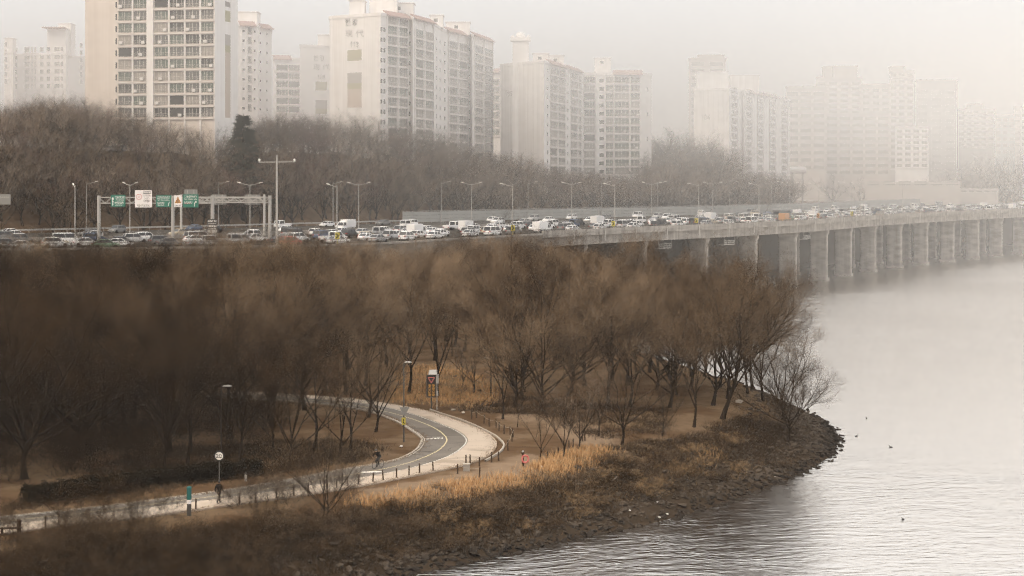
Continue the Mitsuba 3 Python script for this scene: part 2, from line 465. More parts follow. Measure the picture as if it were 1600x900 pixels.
# ------------------------------------------------------------------ the riverside path: cross-sections as (inner edge, yellow line, kerb to the footway, outer edge) in photo pixels
PATH_Z = 4.0
CS = [((-160, 826), (-160, 834), (-160, 841), (-160, 856)), ((0, 808), (0, 815), (0, 821), (0, 835)), ((98, 798.6), (97, 805), (96, 810.5), (93, 822)), ((197, 787), (195, 793.5), (193, 799), (190, 812)),
      ((281, 776), (281, 782), (281, 787.5), (281, 800.5)), ((365, 764.5), (368, 771), (370, 776), (372, 787.5)), ((450, 750), (453, 758), (455, 764), (458, 776)), ((512, 738), (518, 746.5), (523, 753), (530, 765)),
      ((569, 728), (580, 736.5), (588, 743), (600, 752.5)), ((611, 721), (632, 725), (650, 730), (672, 738)), ((639, 711), (664, 714), (690, 718), (725, 727)), ((657, 698), (689, 701), (716, 706), (763, 713)),
      ((661.5, 687), (699, 688), (732, 690), (778, 694)), ((654.5, 679), (692, 677.5), (726, 680), (768, 680)), ((639, 669), (676, 667), (709, 670), (737, 665)), ((625, 660), (653, 658), (681, 659), (705, 653.5)),
      ((608, 653), (633, 651), (653, 649), (675, 643.5)), ((591, 646), (613, 645.5), (628, 642), (640, 636)), ((557, 638), (578, 637), (597, 634.5), (603, 630)), ((500, 630), (520, 628.5), (540, 627), (552, 623)), ((420, 624), (440, 622), (455, 620.5), (470, 617)), ((300, 618), (320, 616), (335, 614), (350, 611))]
_cs = np.array([[at(u, v, PATH_Z)[:2] for u, v in c] for c in CS])
from scipy.interpolate import PchipInterpolator
_k = np.arange(len(_cs))
_kk = np.linspace(0, len(_cs) - 1, (len(_cs) - 1) * 10 + 1)
PATH = gaussian_filter1d(PchipInterpolator(_k, _cs, axis=0)(_kk), 3, axis=0, mode='nearest')        # (M, 4, 2)
PATH_POLY = shapely.Polygon(np.vstack([PATH[:, 0], PATH[::-1, 3]])).buffer(0)
shapely.prepare(PATH_POLY)


def terrain(x, y):
    pts = shapely.points(x, y)
    d = shapely.distance(SHORE_LINE, pts) * np.where(shapely.contains_xy(LAND, x, y), 1, -1)
    n = meshkit.fbm(np.stack([x * 0.12, y * 0.12, 0 * x], -1), 3, 5) - 0.5
    n2 = meshkit.fbm(np.stack([x * 0.7, y * 0.7, 0 * x], -1), 2, 8) - 0.5
    t = np.clip(d / (12.0 + 5 * n), 0, 1)
    z = np.where(d < 0, np.maximum(-3.0, d * 0.35), 3.92 * np.sin(t * np.pi / 2) ** 1.15)
    dp = shapely.distance(PATH_POLY, pts)
    z = z + np.where(d > 0, (0.9 * n + 0.35 * n2) * np.clip((dp - 1.0) / 9, 0, 1) * np.clip(d / 4, 0, 1), 0)
    z = np.where((dp < 1.5) & (d > 0), np.minimum(z, 3.93), z)
    # up to the road on solid ground, and the wooded slope behind it
    inside = shapely.contains_xy(GRADE_POLY, x, y)
    dg = shapely.distance(GRADE_LS, pts)
    z = np.where(inside & (dg > 2.5), DECK_Z - 0.35, z)
    hill = shapely.contains_xy(HILL_POLY, x, y)
    df = shapely.distance(FAR_LS, pts)
    top = 18 + 18 * sst(60, -60, x) + 2.5 * n
    mound = 15 * np.exp(-(((x - 62) / 26) ** 2 + ((y - 722) / 40) ** 2)) + 20 * np.exp(-(((x - 275) / 45) ** 2 + ((y - 1040) / 60) ** 2))
    zh = DECK_Z - 0.35 + (top - DECK_Z) * sst(2, 26, df) + mound * sst(4, 30, df) + 0.8 * n2 * sst(2, 10, df)
    return np.where(hill, zh, z)


def axis(parts):
    return np.unique(np.round(np.concatenate([np.arange(a, b + 1e-6, s) for a, b, s in parts]), 3))


TX = axis([(-840, -200, 40), (-200, -75, 5), (-75, -45, 1.5), (-45, 45, 0.8), (45, 120, 3), (120, 300, 8), (300, 1440, 40)])
TY = axis([(-50, 90, 10), (90, 120, 2), (120, 235, 0.8), (235, 330, 2), (330, 720, 4), (720, 1000, 10), (1000, 2640, 60)])
GXX, GYY = np.meshgrid(TX, TY)
TZ = terrain(GXX.ravel(), GYY.ravel()).reshape(GXX.shape)
from scipy.interpolate import RegularGridInterpolator
_h = RegularGridInterpolator((TY, TX), TZ, bounds_error=False, fill_value=0)


def ground_z(x, y):
    return _h(np.stack([np.asarray(y, float), np.asarray(x, float)], -1))


def gz1(x, y):
    return float(np.ravel(ground_z(x, y))[0])


def ground_at(u, v, y0=60, y1=420):
    """where the line of sight of pixel (u, v) meets the ground"""
    y = np.linspace(y0, y1, 4000)
    x, z = (u - U0) / FOC * y, H - (v - V0) / FOC * y
    hit = np.nonzero(z <= np.maximum(ground_z(x, y), -0.2))[0]
    k = hit[0] if len(hit) else len(y) - 1
    return np.array([x[k], y[k], gz1(x[k], y[k])])


nx, ny = len(TX), len(TY)
ii, jj = np.meshgrid(np.arange(ny - 1), np.arange(nx - 1), indexing='ij')
q = np.stack([ii * nx + jj, ii * nx + jj + 1, (ii + 1) * nx + jj + 1, (ii + 1) * nx + jj], -1).reshape(-1, 4)
gv = np.stack([GXX.ravel(), GYY.ravel(), TZ.ravel()], 1)
shape('ground', (gv, q), 'm_ground', True)
L('ground', 'brown leaf-strewn park ground sloping to the river', kind='structure')

wx = axis([(-850, 1450, 50)])
wy = axis([(-50, 2650, 50)])
WX, WY = np.meshgrid(wx, wy)
nx, ny = len(wx), len(wy)
ii, jj = np.meshgrid(np.arange(ny - 1), np.arange(nx - 1), indexing='ij')
q = np.stack([ii * nx + jj, ii * nx + jj + 1, (ii + 1) * nx + jj + 1, (ii + 1) * nx + jj], -1).reshape(-1, 4)
shape('water', (np.stack([WX.ravel(), WY.ravel(), 0 * WX.ravel()], 1), q), 'm_water', True)
L('water', 'pale rippled river in the fog', kind='structure')


# ------------------------------------------------------------------ the path: asphalt for bicycles, paving for walkers, painted lines, kerbs
def ribbon(mb, a, b, z, thick=0.0):
    """a strip between the polylines a and b at height z; with a thickness its edges are closed downwards"""
    n = len(a)
    z = np.broadcast_to(z, (n,))
    v = np.concatenate([np.c_[a, z], np.c_[b, z]])
    i = np.arange(n - 1)
    mb.add(v, np.stack([i + n, i + n + 1, i + 1, i], 1))
    if thick:
        for e in (a, b):
            v = np.concatenate([np.c_[e, z], np.c_[e, z - thick]])
            mb.add(v, np.stack([i, i + 1, i + 1 + n, i + n], 1))
    return mb


def lane_line(k, off, width, m0=0, m1=None):
    """a painted line beside the k-th line of the cross-sections, off metres towards the outer edge"""
    m1 = len(PATH) if m1 is None else m1
    c = PATH[m0:m1, k]
    t = unit(np.gradient(c, axis=0))
    n = np.stack([t[:, 1], -t[:, 0]], 1)
    return c + n * (off - width / 2), c + n * (off + width / 2)


mb = ribbon(MB(), PATH[:, 0], PATH[:, 2], PATH_Z, 0.25)
shape('bicycle_path', mb, 'm_asphalt')
L('bicycle_path', 'grey asphalt bicycle path with painted lines curving through the park', kind='structure')
mb = MB()
for k, off, w in ((0, 0.14, 0.085), (2, -0.14, 0.085)):
    ribbon(mb, *lane_line(k, off, w), PATH_Z + 0.004)
shape('bicycle_path__edge_line', mb, 'm_line_white')
mb = ribbon(MB(), *lane_line(1, 0, 0.13), PATH_Z + 0.004)
shape('bicycle_path__centre_line', mb, 'm_line_yellow')
mb = ribbon(MB(), *lane_line(0, -0.10, 0.20), PATH_Z + 0.05, 0.3)
shape('bicycle_path__kerb', mb, 'm_kerb')
mb = ribbon(MB(), PATH[:, 2], PATH[:, 3], PATH_Z + 0.03, 0.25)
shape('footpath', mb, 'm_paving')
L('footpath', 'pale paved footway along the outer side of the bicycle path', kind='structure')
kp = np.array([at(u, v, PATH_Z)[:2] for u, v in ((672, 640), (684, 644.5), (720, 656), (757, 672), (779, 685), (787.5, 696), (784, 703), (774, 711), (758, 720))])
kp = resample(kp, 50)
t = unit(np.gradient(kp, axis=0))
n = np.stack([t[:, 1], -t[:, 0]], 1)
shape('footpath__edging_kerb', ribbon(MB(), kp - n * 0.07, kp + n * 0.07, PATH_Z + 0.10, 0.4), 'm_kerb')
# lettering painted on the asphalt at the bend: slow strokes too flat to read, and an arrow
mb = MB()
c0, c1 = at(664, 685.5, PATH_Z + 0.005), at(692, 684.5, PATH_Z + 0.005)
for i in range(5):
    c = c0 + (c1 - c0) * (i + 0.5) / 5
    for dx, dy, w, h in ((-0.2, 0, 0.09, 0.8), (0.12, 0, 0.09, 0.9), (-0.03, 0.3, 0.42, 0.12), (-0.03, -0.35, 0.40, 0.12), (0, 0.0, 0.36, 0.1))[(i % 2):]:
        x, y = c[0] + dx, c[1] + dy
        mb.add([[x - w / 2, y - h / 2, c[2]], [x + w / 2, y - h / 2, c[2]], [x + w / 2, y + h / 2, c[2]], [x - w / 2, y + h / 2, c[2]]], [[0, 1, 2, 3]])
shape('bicycle_path__lettering', mb, 'm_line_white')
mb = MB()
for u, v, w, h in ((572, 738, 0.5, 0.5), (580, 736.5, 0.8, 0.35), (587, 737.2, 0.5, 0.7), (592, 737, 0.4, 0.3)):
    c = at(u, v, PATH_Z + 0.0045)
    mb.add([[c[0] - w, c[1] - h / 2, c[2]], [c[0] + w, c[1] - h / 4, c[2]], [c[0] + w, c[1] + h / 2, c[2]], [c[0] - w, c[1] + h / 4, c[2]]], [[0, 1, 2, 3]])
shape('bicycle_path__arrow_marking', mb, 'm_line_white')

# ------------------------------------------------------------------ highway, retaining wall, viaduct, noise barrier
sel = np.arange(0, 600, 2)
mb = MB()
for t0, t1 in zip(np.linspace(0, 1, 9)[:-1], np.linspace(0, 1, 9)[1:]):
    ribbon(mb, road(ARC[sel], np.full(len(sel), t0))[:, :2], road(ARC[sel], np.full(len(sel), t1))[:, :2], DECK_Z)
shape('highway', mb, 'm_road')
L('highway', 'wide asphalt highway full of cars above the river bank', kind='structure')
mb = MB()
for t in (0.03, 0.11, 0.19, 0.27, 0.35, 0.43, 0.52, 0.6, 0.68, 0.76, 0.84, 0.92):
    for s in np.arange(60, ARC[-1] - 300, 10.0):
        a, b = road(np.array([s, s + 5.0]), np.array([t, t]))
        nrm = unit(np.array([-(b - a)[1], (b - a)[0]])) * 0.08
        mb.add([[a[0] - nrm[0], a[1] - nrm[1], 17.004], [a[0] + nrm[0], a[1] + nrm[1], 17.004], [b[0] + nrm[0], b[1] + nrm[1], 17.004], [b[0] - nrm[0], b[1] - nrm[1], 17.004]], [[0, 3, 2, 1]])
shape('highway__lane_marking', mb, 'm_line_white')


def wall_along(s0, s1, t, off, z0, z1, thick, step=6.0, mb=None):
    """a wall along the road at fraction t across, off metres towards the river"""
    mb = mb or MB()
    s = np.arange(s0, s1 + step, step).clip(max=s1)
    p = road(s, np.full(len(s), t))[:, :2]
    d = unit(np.gradient(p, axis=0))
    n = np.stack([d[:, 1], -d[:, 0]], 1)
    a, b = p + n * off, p + n * (off - thick)
    m = len(s)
    v = np.concatenate([np.c_[a, np.full(m, z0)], np.c_[a, np.full(m, z1)], np.c_[b, np.full(m, z1)], np.c_[b, np.full(m, z0)]])
    i = np.arange(m - 1)
    for k in range(4):
        k2 = (k + 1) % 4
        mb.add(v, np.stack([i + k * m, i + 1 + k * m, i + 1 + k2 * m, i + k2 * m], 1))
    mb.add(v, [[0, m, 2 * m, 3 * m], [m - 1, 4 * m - 1, 3 * m - 1, 2 * m - 1]])
    return mb


S_END = ARC[-1] - 250
shape('retaining_wall', wall_along(20, S_ABUT, 0, 0.35, -0.5, 16.9, 0.8), 'm_masonry')
L('retaining_wall', 'grey masonry retaining wall under the near edge of the highway', 'wall')
shape('retaining_wall__coping', wall_along(20, S_ABUT, 0, 0.45, 16.9, 17.25, 0.9), 'm_concrete')
shape('river_wall', wall_along(S_ABUT - 6, S_END, MID_T, 0.3, -1.5, 16.2, 1.0), 'm_wall_painted_shade')
L('river_wall', 'concrete embankment wall under the viaduct with shade put into its colour', 'wall')
for tt, key in ((0.25, 'abutment'),):
    a, b = road(np.array([S_ABUT, S_ABUT]), np.array([0.0, MID_T]))
    mb = MB().beam([a[0], a[1], 8], [b[0], b[1], 8], 16.6, 1.2)
    c = (a + b) / 2
    ang = math.atan2(b[1] - a[1], b[0] - a[0])
    mb = MB().box([c[0], c[1], 7.8], [np.linalg.norm(b - a), 1.2, 16.6], ang)
    shape('river_wall__abutment', mb, 'm_concrete')

# viaduct: deck slab, edge girder, parapet, railing, two rows of piers
L('viaduct', 'long grey concrete viaduct on wall piers along the river', 'viaduct')
shape('viaduct__deck_slab', wall_along(S_ABUT, S_END, 0, 0.55, 16.35, 16.97, 30.0), 'm_concrete')
shape('viaduct__edge_girder', wall_along(S_ABUT, S_END, 0, -0.5, 14.3, 16.34, 1.6), 'm_concrete')
shape('viaduct__edge_girder_001', wall_along(S_ABUT, S_END, 0, -14.0, 14.5, 16.34, 2.0), 'm_concrete')
shape('viaduct__edge_girder_002', wall_along(S_ABUT, S_END, 0, -27.0, 14.5, 16.34, 2.0), 'm_concrete')
shape('viaduct__parapet', wall_along(S_ABUT, S_END, 0, 0.60, 16.99, 17.75, 0.35), 'm_concrete')
mb = wall_along(S_ABUT, S_END, 0, 0.50, 18.02, 18.10, 0.10)
wall_along(S_ABUT, S_END, 0, 0.49, 17.86, 17.92, 0.08, mb=mb)
for s in np.arange(S_ABUT + 1, S_ABUT + 460, 2.0):
    p = road(s, 0.0)
    a = road_dir(s)
    p = p + np.array([math.sin(a), -math.cos(a), 0]) * 0.45
    mb.box([p[0], p[1], 17.92], [0.14, 0.12, 0.34], a)
shape('viaduct__railing', mb, 'm_rail_dark')
L('viaduct__railing', 'dark rail on short posts along the top of the parapet', kind='stuff')
mb = MB()
for s in np.arange(S_ABUT + 14, S_ABUT + 460, 15.0):
    p = road(s, 0.0)
    a = road_dir(s)
    p = p + np.array([math.sin(a), -math.cos(a), 0]) * 0.72
    mb.box([p[0], p[1], 16.2], [0.16, 0.14, 2.6], a)
shape('viaduct__drain_pipe', mb, 'm_metal_grey')
L('viaduct__drain_pipe', 'thin drain pipes down the girder face', kind='stuff')


def pier_group():
    body = MB()
    r = 0.55
    out = []
    for cx, cy, a0 in ((2.5 - r, 0.75 - r, 0), (-2.5 + r, 0.75 - r, 90), (-2.5 + r, -0.75 + r, 180), (2.5 - r, -0.75 + r, 270)):
        for k in range(4):
            a = math.radians(a0 + k * 30)
            out.append((cx + r * math.cos(a), cy + r * math.sin(a)))
    body.prism(out, -3.0, 13.3)
    cap = MB()
    v0 = np.array(out)
    pts = np.vstack([np.c_[v0, np.full(len(v0), 12.9)] * [1.02, 1.05, 1], np.c_[v0 * [1.15, 1.12], np.full(len(v0), 13.5)], np.c_[v0 * [1.15, 1.12], np.full(len(v0), 14.45)]])
    cap.hull(pts)
    foot = MB().prism(np.array(out) * [1.13, 1.5], -3.0, 0.75)
    return group('pier_parts', column=(body, 'm_concrete'), cap=(cap, 'm_concrete'), footing=(foot, 'm_concrete'))


pier_group()
k = 0
for s in np.arange(S_ABUT + 24, S_ABUT + 430, 29.0):
    for off in (4.0, 20.0) if s > S_ABUT + 190 else (4.0,):
        p = road(s, 0.0)
        a = road_dir(s)
        p = p + np.array([-math.sin(a), math.cos(a), 0]) * off
        for d in (0.0,):
            inst(f'viaduct__pier_{k:03d}' if k else 'viaduct__pier', 'pier_parts', place([p[0], p[1], 0], a + math.radians(90)))
            k += 1
# inspection platforms hung below the deck beside some piers
for i, s in enumerate((S_ABUT + 60, S_ABUT + 92, S_ABUT + 146)):
    p = road(s, 0.0)
    a = road_dir(s)
    p = p + np.array([-math.sin(a), math.cos(a), 0]) * 0.6
    mb = MB()
    ca, sa = math.cos(a), math.sin(a)
    for z in (12.4, 12.9, 13.4):
        mb.beam([p[0] - 3 * ca, p[1] - 3 * sa, z], [p[0] + 3 * ca, p[1] + 3 * sa, z], 0.08)
    for x in np.linspace(-3, 3, 9):
        mb.beam([p[0] + x * ca, p[1] + x * sa, 12.3], [p[0] + x * ca, p[1] + x * sa, 14.3 if abs(x) > 2.9 else 13.4], 0.07)
    mb.box([p[0] - 0.7 * sa, p[1] + 0.7 * ca, 12.35], [6.0, 1.4, 0.08], a)
    shape('viaduct__inspection_platform' + (f'_{i:03d}' if i else ''), mb, 'm_metal_grey')

# noise barrier along the far edge
L('noise_barrier', 'long grey panelled noise barrier along the far side of the highway', 'noise barrier')
s0 = s_at_u(629, 1.0)
srange = np.arange(s0, s0 + 520, 4.0)
bp = road(srange, np.ones(len(srange)))
for i in range(len(srange) - 1):
    a, b = bp[i], bp[i + 1]
    c, ln, ang = (a + b) / 2, np.linalg.norm(b - a), math.atan2(b[1] - a[1], b[0] - a[0])
    sfx = f'_{i:03d}' if i else ''
    if i < 100:
        mb = MB()
        for z in (17.55, 18.5, 19.45):
            mb.box([c[0], c[1], z], [ln - 0.16, 0.09, 0.90], ang)
        shape('noise_barrier__panel' + sfx, mb, 'm_barrier')
        mb = MB().box([a[0], a[1], 18.55], [0.18, 0.2, 3.1], ang)
        shape('noise_barrier__post' + sfx, mb, 'm_metal_pale')
far_part = MB()
for i in range(100, len(srange) - 1):
    a, b = bp[i], bp[i + 1]
    c, ln, ang = (a + b) / 2, np.linalg.norm(b - a), math.atan2(b[1] - a[1], b[0] - a[0])
    far_part.box([c[0], c[1], 18.5], [ln, 0.1, 2.85], ang)
shape('noise_barrier__far_panel', far_part, 'm_barrier')
L('noise_barrier__far_panel', 'far panels of the barrier fading into the fog', kind='stuff')
mb = MB()
for i in range(len(srange) - 1):
    mb.beam(bp[i] + [0, 0, 3.12], bp[i + 1] + [0, 0, 3.12], 0.14, 0.12)
shape('noise_barrier__top_rail', mb, 'm_metal_pale')
# guard rail along the far edge west of the barrier, and the median
for key, t, sa, sb, lab in (('guard_rail', 0.985, s_at_u(-60, 0.985), s0 - 2, 'pale guard rail at the foot of the wooded slope'), ('median_barrier', 0.50, 60, S_END - 60, 'low concrete barrier in the middle of the highway')):
    if key == 'guard_rail':
        shape(key, wall_along(sa, sb, t, 0.05, 17.55, 17.9, 0.06), 'm_metal_pale')
        mb = MB()
        for s in np.arange(sa, sb, 4.0):
            p = road(s, t)
            mb.box([p[0], p[1], 17.4], [0.12, 0.12, 0.8])
        shape(key + '__post', mb, 'm_metal_grey')
        L(key + '__post', 'posts of the guard rail', kind='stuff')
    else:
        shape(key, wall_along(sa, sb, t, 0.15, 16.98, 17.75, 0.3), 'm_concrete')
    L(key, lab, 'guard rail' if key == 'guard_rail' else 'barrier')
# low rail on the retaining wall
mb = wall_along(60, S_ABUT, 0, 0.2, 18.0, 18.1, 0.1)
wall_along(60, S_ABUT, 0, 0.2, 17.6, 17.68, 0.08, mb=mb)
for s in np.arange(60, S_ABUT, 3.0):
    p = road(s, 0.0)
    mb.box([p[0], p[1], 17.6], [0.1, 0.1, 1.0])
shape('retaining_wall__railing', mb, 'm_rail_dark')
# ------------------------------------------------------------------ bare winter trees
def children(rng, P, R, n, t0, t1, spread, length, up, K, rk, droop=0.0, out=0.0):
    """n side branches on each of the polylines P (N, K0, 3): they leave between the fractions t0 and t1"""
    N, K0 = P.shape[:2]
    t = t0 + (t1 - t0) * (np.arange(n)[None] + rng.random((N, n))) / n
    x = t * (K0 - 1)
    i = np.clip(x.astype(int), 0, K0 - 2)
    fr = (x - i)[..., None]
    rows = np.arange(N)[:, None]
    p = P[rows, i] * (1 - fr) + P[rows, i + 1] * fr
    d = unit(P[rows, i + 1] - P[rows, i])
    r = R[rows, i] * (1 - fr[..., 0]) + R[rows, i + 1] * fr[..., 0]
    a, b = frames(d)
    phi = rng.random((N, n)) * 2 * np.pi + np.arange(n)[None] * 2.4
    side = np.cos(phi)[..., None] * a + np.sin(phi)[..., None] * b
    sp = spread * (0.65 + 0.7 * rng.random((N, n)))[..., None]
    d = unit(d + side * sp + np.array([0, 0, up]))
    ln = length * (0.6 + 0.8 * rng.random((N, n))) * (1.15 - 0.55 * t)
    p, d, r, ln = p.reshape(-1, 3), d.reshape(-1, 3), r.reshape(-1), ln.reshape(-1)
    k = np.linspace(0, 1, K)
    bend = unit(rng.normal(size=(len(p), 3))) * 0.16 + np.array([0, 0, up * 0.35 - droop])
    Q = p[:, None] + ln[:, None, None] * (d[:, None] * k[None, :, None] + bend[:, None] * (k ** 2)[None, :, None])
    r0 = np.minimum(r * 0.75, rk * (0.75 + 0.5 * rng.random(len(p))))
    RR = r0[:, None] * (1 - 0.72 * k)[None]
    return Q, RR


def tree_mesh(seed, h, trunk_h, limbs, spread, n2=6, n3=7, n4=8, n5=3, droop=0.0, lean=(0, 0), twig=1.0, stems=1, thick=1.0):
    """(wood, crown): trunk and limbs; branches and twigs"""
    rng = np.random.default_rng(seed)
    wood, crown = MB(), MB()
    L1, R1 = [], []
    for s in range(stems):
        k = np.linspace(0, 1, 6)
        off = rng.normal(size=2) * 0.25 * (stems > 1)
        base = np.array([off[0], off[1], -0.3])
        ln = np.array([lean[0] + off[0], lean[1] + off[1]])
        trunk = np.stack([base[0] + ln[0] * k ** 1.3 + 0.05 * h * 0.2 * np.sin(k * 3 + s), base[1] + ln[1] * k ** 1.3 + 0.01 * h * np.cos(k * 4 + s), base[2] + (trunk_h + 0.3) * k], 1)
        r0 = h * 0.0145 * thick / math.sqrt(stems) * (1.2 if stems > 1 else 1)
        rt = r0 * (1.35 - 0.55 * np.minimum(k * 3, 1)) * (1 - 0.25 * k)
        v, f = tubes(trunk[None], rt[None], 7)
        wood.add(v, f)
        for i in range(limbs):
            az = 2 * math.pi * (i + 0.7 * rng.random()) / limbs + s
            start = trunk[3 + (i % 3)] if i else trunk[5]
            el = spread * (0.55 + 0.7 * rng.random()) if i else spread * 0.15
            d = np.array([math.cos(az) * math.sin(el), math.sin(az) * math.sin(el), math.cos(el)]) + np.array([lean[0], lean[1], 0]) / max(h, 1) * 1.2
            l1 = (h - start[2]) * (0.72 + 0.2 * rng.random()) * (1 if i else 1.05)
            kk = np.linspace(0, 1, 7)
            wob = rng.normal(size=(7, 3)) * 0.018 * l1 * kk[:, None]
            L1.append(start + l1 * (d * kk[:, None] + np.array([0, 0, 0.16 * math.sin(el)]) * (kk ** 2)[:, None]) + wob)
            R1.append(rt[-1] * (0.62 if i else 0.72) * (1 - 0.78 * kk))
    L1, R1 = np.array(L1), np.array(R1)
    wood.add(*tubes(L1, R1, 5))
    sc = h / 13.0
    P2, Q2 = children(rng, L1, R1, n2, 0.22, 1.0, 0.75, 3.4 * sc, 0.18, 5, 0.055 * sc * thick, droop * 0.3)
    wood.add(*tubes(P2, Q2, 4))
    P3, Q3 = children(rng, P2, Q2, n3, 0.15, 1.0, 0.8, 1.75 * sc, 0.20, 3, 0.022 * sc * twig, droop * 0.6)
    (wood if n5 else crown).add(*tubes(P3, Q3, 3, tip=True))
    src_p, src_r = np.concatenate([P3]), np.concatenate([Q3])
    P4, Q4 = children(rng, src_p, src_r, n4, 0.1, 1.0, 0.85, 1.25 * sc, 0.16, 2, 0.0115 * twig, droop)
    crown.add(*tubes(P4, Q4, 3, tip=True))
    if n5:
        P5, Q5 = children(rng, P4, np.maximum(Q4, 0.008), n5, 0.2, 0.95, 0.7, 0.8 * sc, 0.1, 2, 0.0098 * twig, droop * 1.5)
        crown.add(*tubes(P5, Q5, 3, tip=True))
    return wood.mesh(), crown.mesh()


TREES = {   # kind: (wood, crown, height built)
    'vase_a': (tree_mesh(11, 13, 2.6, 7, 0.72), 13), 'vase_b': (tree_mesh(12, 13, 3.2, 6, 0.62), 13), 'vase_c': (tree_mesh(13, 13, 2.2, 7, 0.80), 13),
    'vase_d': (tree_mesh(14, 13, 2.8, 6, 0.70, droop=0.12), 13), 'vase_e': (tree_mesh(15, 13, 3.6, 6, 0.55), 13),
    'dome_a': (tree_mesh(33, 13, 2.2, 9, 0.95, 6, 6, 8, 3), 13), 'dome_b': (tree_mesh(34, 13, 2.8, 8, 0.88, 6, 7, 8, 3), 13),
    'thin_a': (tree_mesh(21, 8, 2.4, 4, 0.50, 5, 5, 5, 2, thick=0.95), 8), 'thin_b': (tree_mesh(22, 8, 1.6, 5, 0.62, 5, 5, 5, 2, thick=0.9), 8), 'thin_c': (tree_mesh(23, 7, 1.2, 6, 0.75, 5, 5, 5, 2), 7),
    'willow': (tree_mesh(31, 15, 4.2, 10, 0.66, 8, 7, 7, 2, droop=0.22, lean=(1.3, -0.3), thick=1.1, twig=1.35), 15),
    'round': (tree_mesh(32, 8.5, 2.0, 10, 1.0, 8, 7, 7, 2, thick=1.1, twig=1.5), 8.5),
    'wood_a': (tree_mesh(41, 13, 2.4, 7, 0.55, 6, 6, 7, 0, twig=3.2), 13), 'wood_b': (tree_mesh(42, 13, 2.0, 7, 0.66, 6, 6, 6, 0, twig=3.2), 13), 'wood_c': (tree_mesh(43, 13, 3.0, 6, 0.5, 6, 6, 7, 0, twig=3.0), 13), 'wood_far': (tree_mesh(44, 13, 2.0, 7, 0.66, 6, 6, 7, 0, twig=6.5), 13),
    'shrub_a': (tree_mesh(51, 2.6, 0.35, 4, 0.75, 4, 4, 4, 2, stems=4, twig=1.05), 2.6), 'shrub_b': (tree_mesh(52, 2.2, 0.3, 4, 0.9, 4, 4, 4, 2, stems=5, twig=1.05), 2.2),
    'sapling': (tree_mesh(53, 4.6, 0.5, 5, 0.75, 5, 4, 3, 1, stems=2, thick=1.0, twig=0.9), 4.6),
}


def conifer_mesh(seed, h):
    rng = np.random.default_rng(seed)
    wood, crown = MB(), MB()
    k = np.linspace(0, 1, 5)
    wood.add(*tubes(np.stack([0 * k, 0 * k, -0.3 + (h + 0.3) * k], 1)[None], (0.16 * (1 - 0.9 * k))[None], 6))
    n = 150
    t = np.sort(rng.random(n)) ** 0.85
    z = 1.2 + t * (h - 1.4)
    az = rng.random(n) * 2 * np.pi + np.arange(n) * 2.4
    ln = (1 - t) * 2.7 * (0.75 + 0.4 * rng.random(n)) + 0.25
    kk = np.linspace(0, 1, 4)
    d = np.stack([np.cos(az), np.sin(az), 0.10 + 0 * az], 1)
    P = np.stack([0 * z, 0 * z, z], 1)[:, None] + ln[:, None, None] * (d[:, None] * kk[None, :, None] + np.array([0, 0, -0.30]) * (kk ** 1.5)[None, :, None])
    R = np.broadcast_to(0.035 * (1 - 0.7 * kk), (n, 4))
    wood.add(*tubes(P, R, 3))
    Q, S = children(rng, P, np.full(R.shape, 0.06), 16, 0.1, 1.0, 0.9, 0.55, -0.05, 2, 0.05, 0.12)
    crown.add(*tubes(Q, S, 3, tip=True))
    return wood.mesh(), crown.mesh()


TREES['conifer'] = (conifer_mesh(61, 9), 9)


def tree_group(kind, twig):
    (wood, crown), h = TREES[kind]
    name = f'tree_{kind}_{twig}'
    if name not in scene:
        if kind not in _plies:
            r = np.abs(crown[0][:, :2]).max()
            _plies[kind] = (mikit.ply(wood, 'm_bark'), soft(crown, 'm_bark', [crown[0][:, 0].mean(), crown[0][:, 1].mean(), h * 0.52], [r, r, h * 0.45], 0.45))
        w, c = _plies[kind]
        scene[name] = {'type': 'shapegroup', 'trunk': {**w, 'bsdf': {'type': 'ref', 'id': 'm_bark'}}, 'crown': {**c, 'bsdf': {'type': 'ref', 'id': twig}}}
    return name


_plies = {}
rngt = np.random.default_rng(5)
SPOTS = []      # where trees stand already (x, y, radius)


def plant(key, kind, twig, p, h, rz=None, wide=1.0):
    (_, _), h0 = TREES[kind]
    s = h / h0
    rz = rngt.random() * 6.28 if rz is None else rz
    inst(key, tree_group(kind, twig), place(p, rz, [s * wide, s * wide, s]))
    SPOTS.append((p[0], p[1], h))
    return key


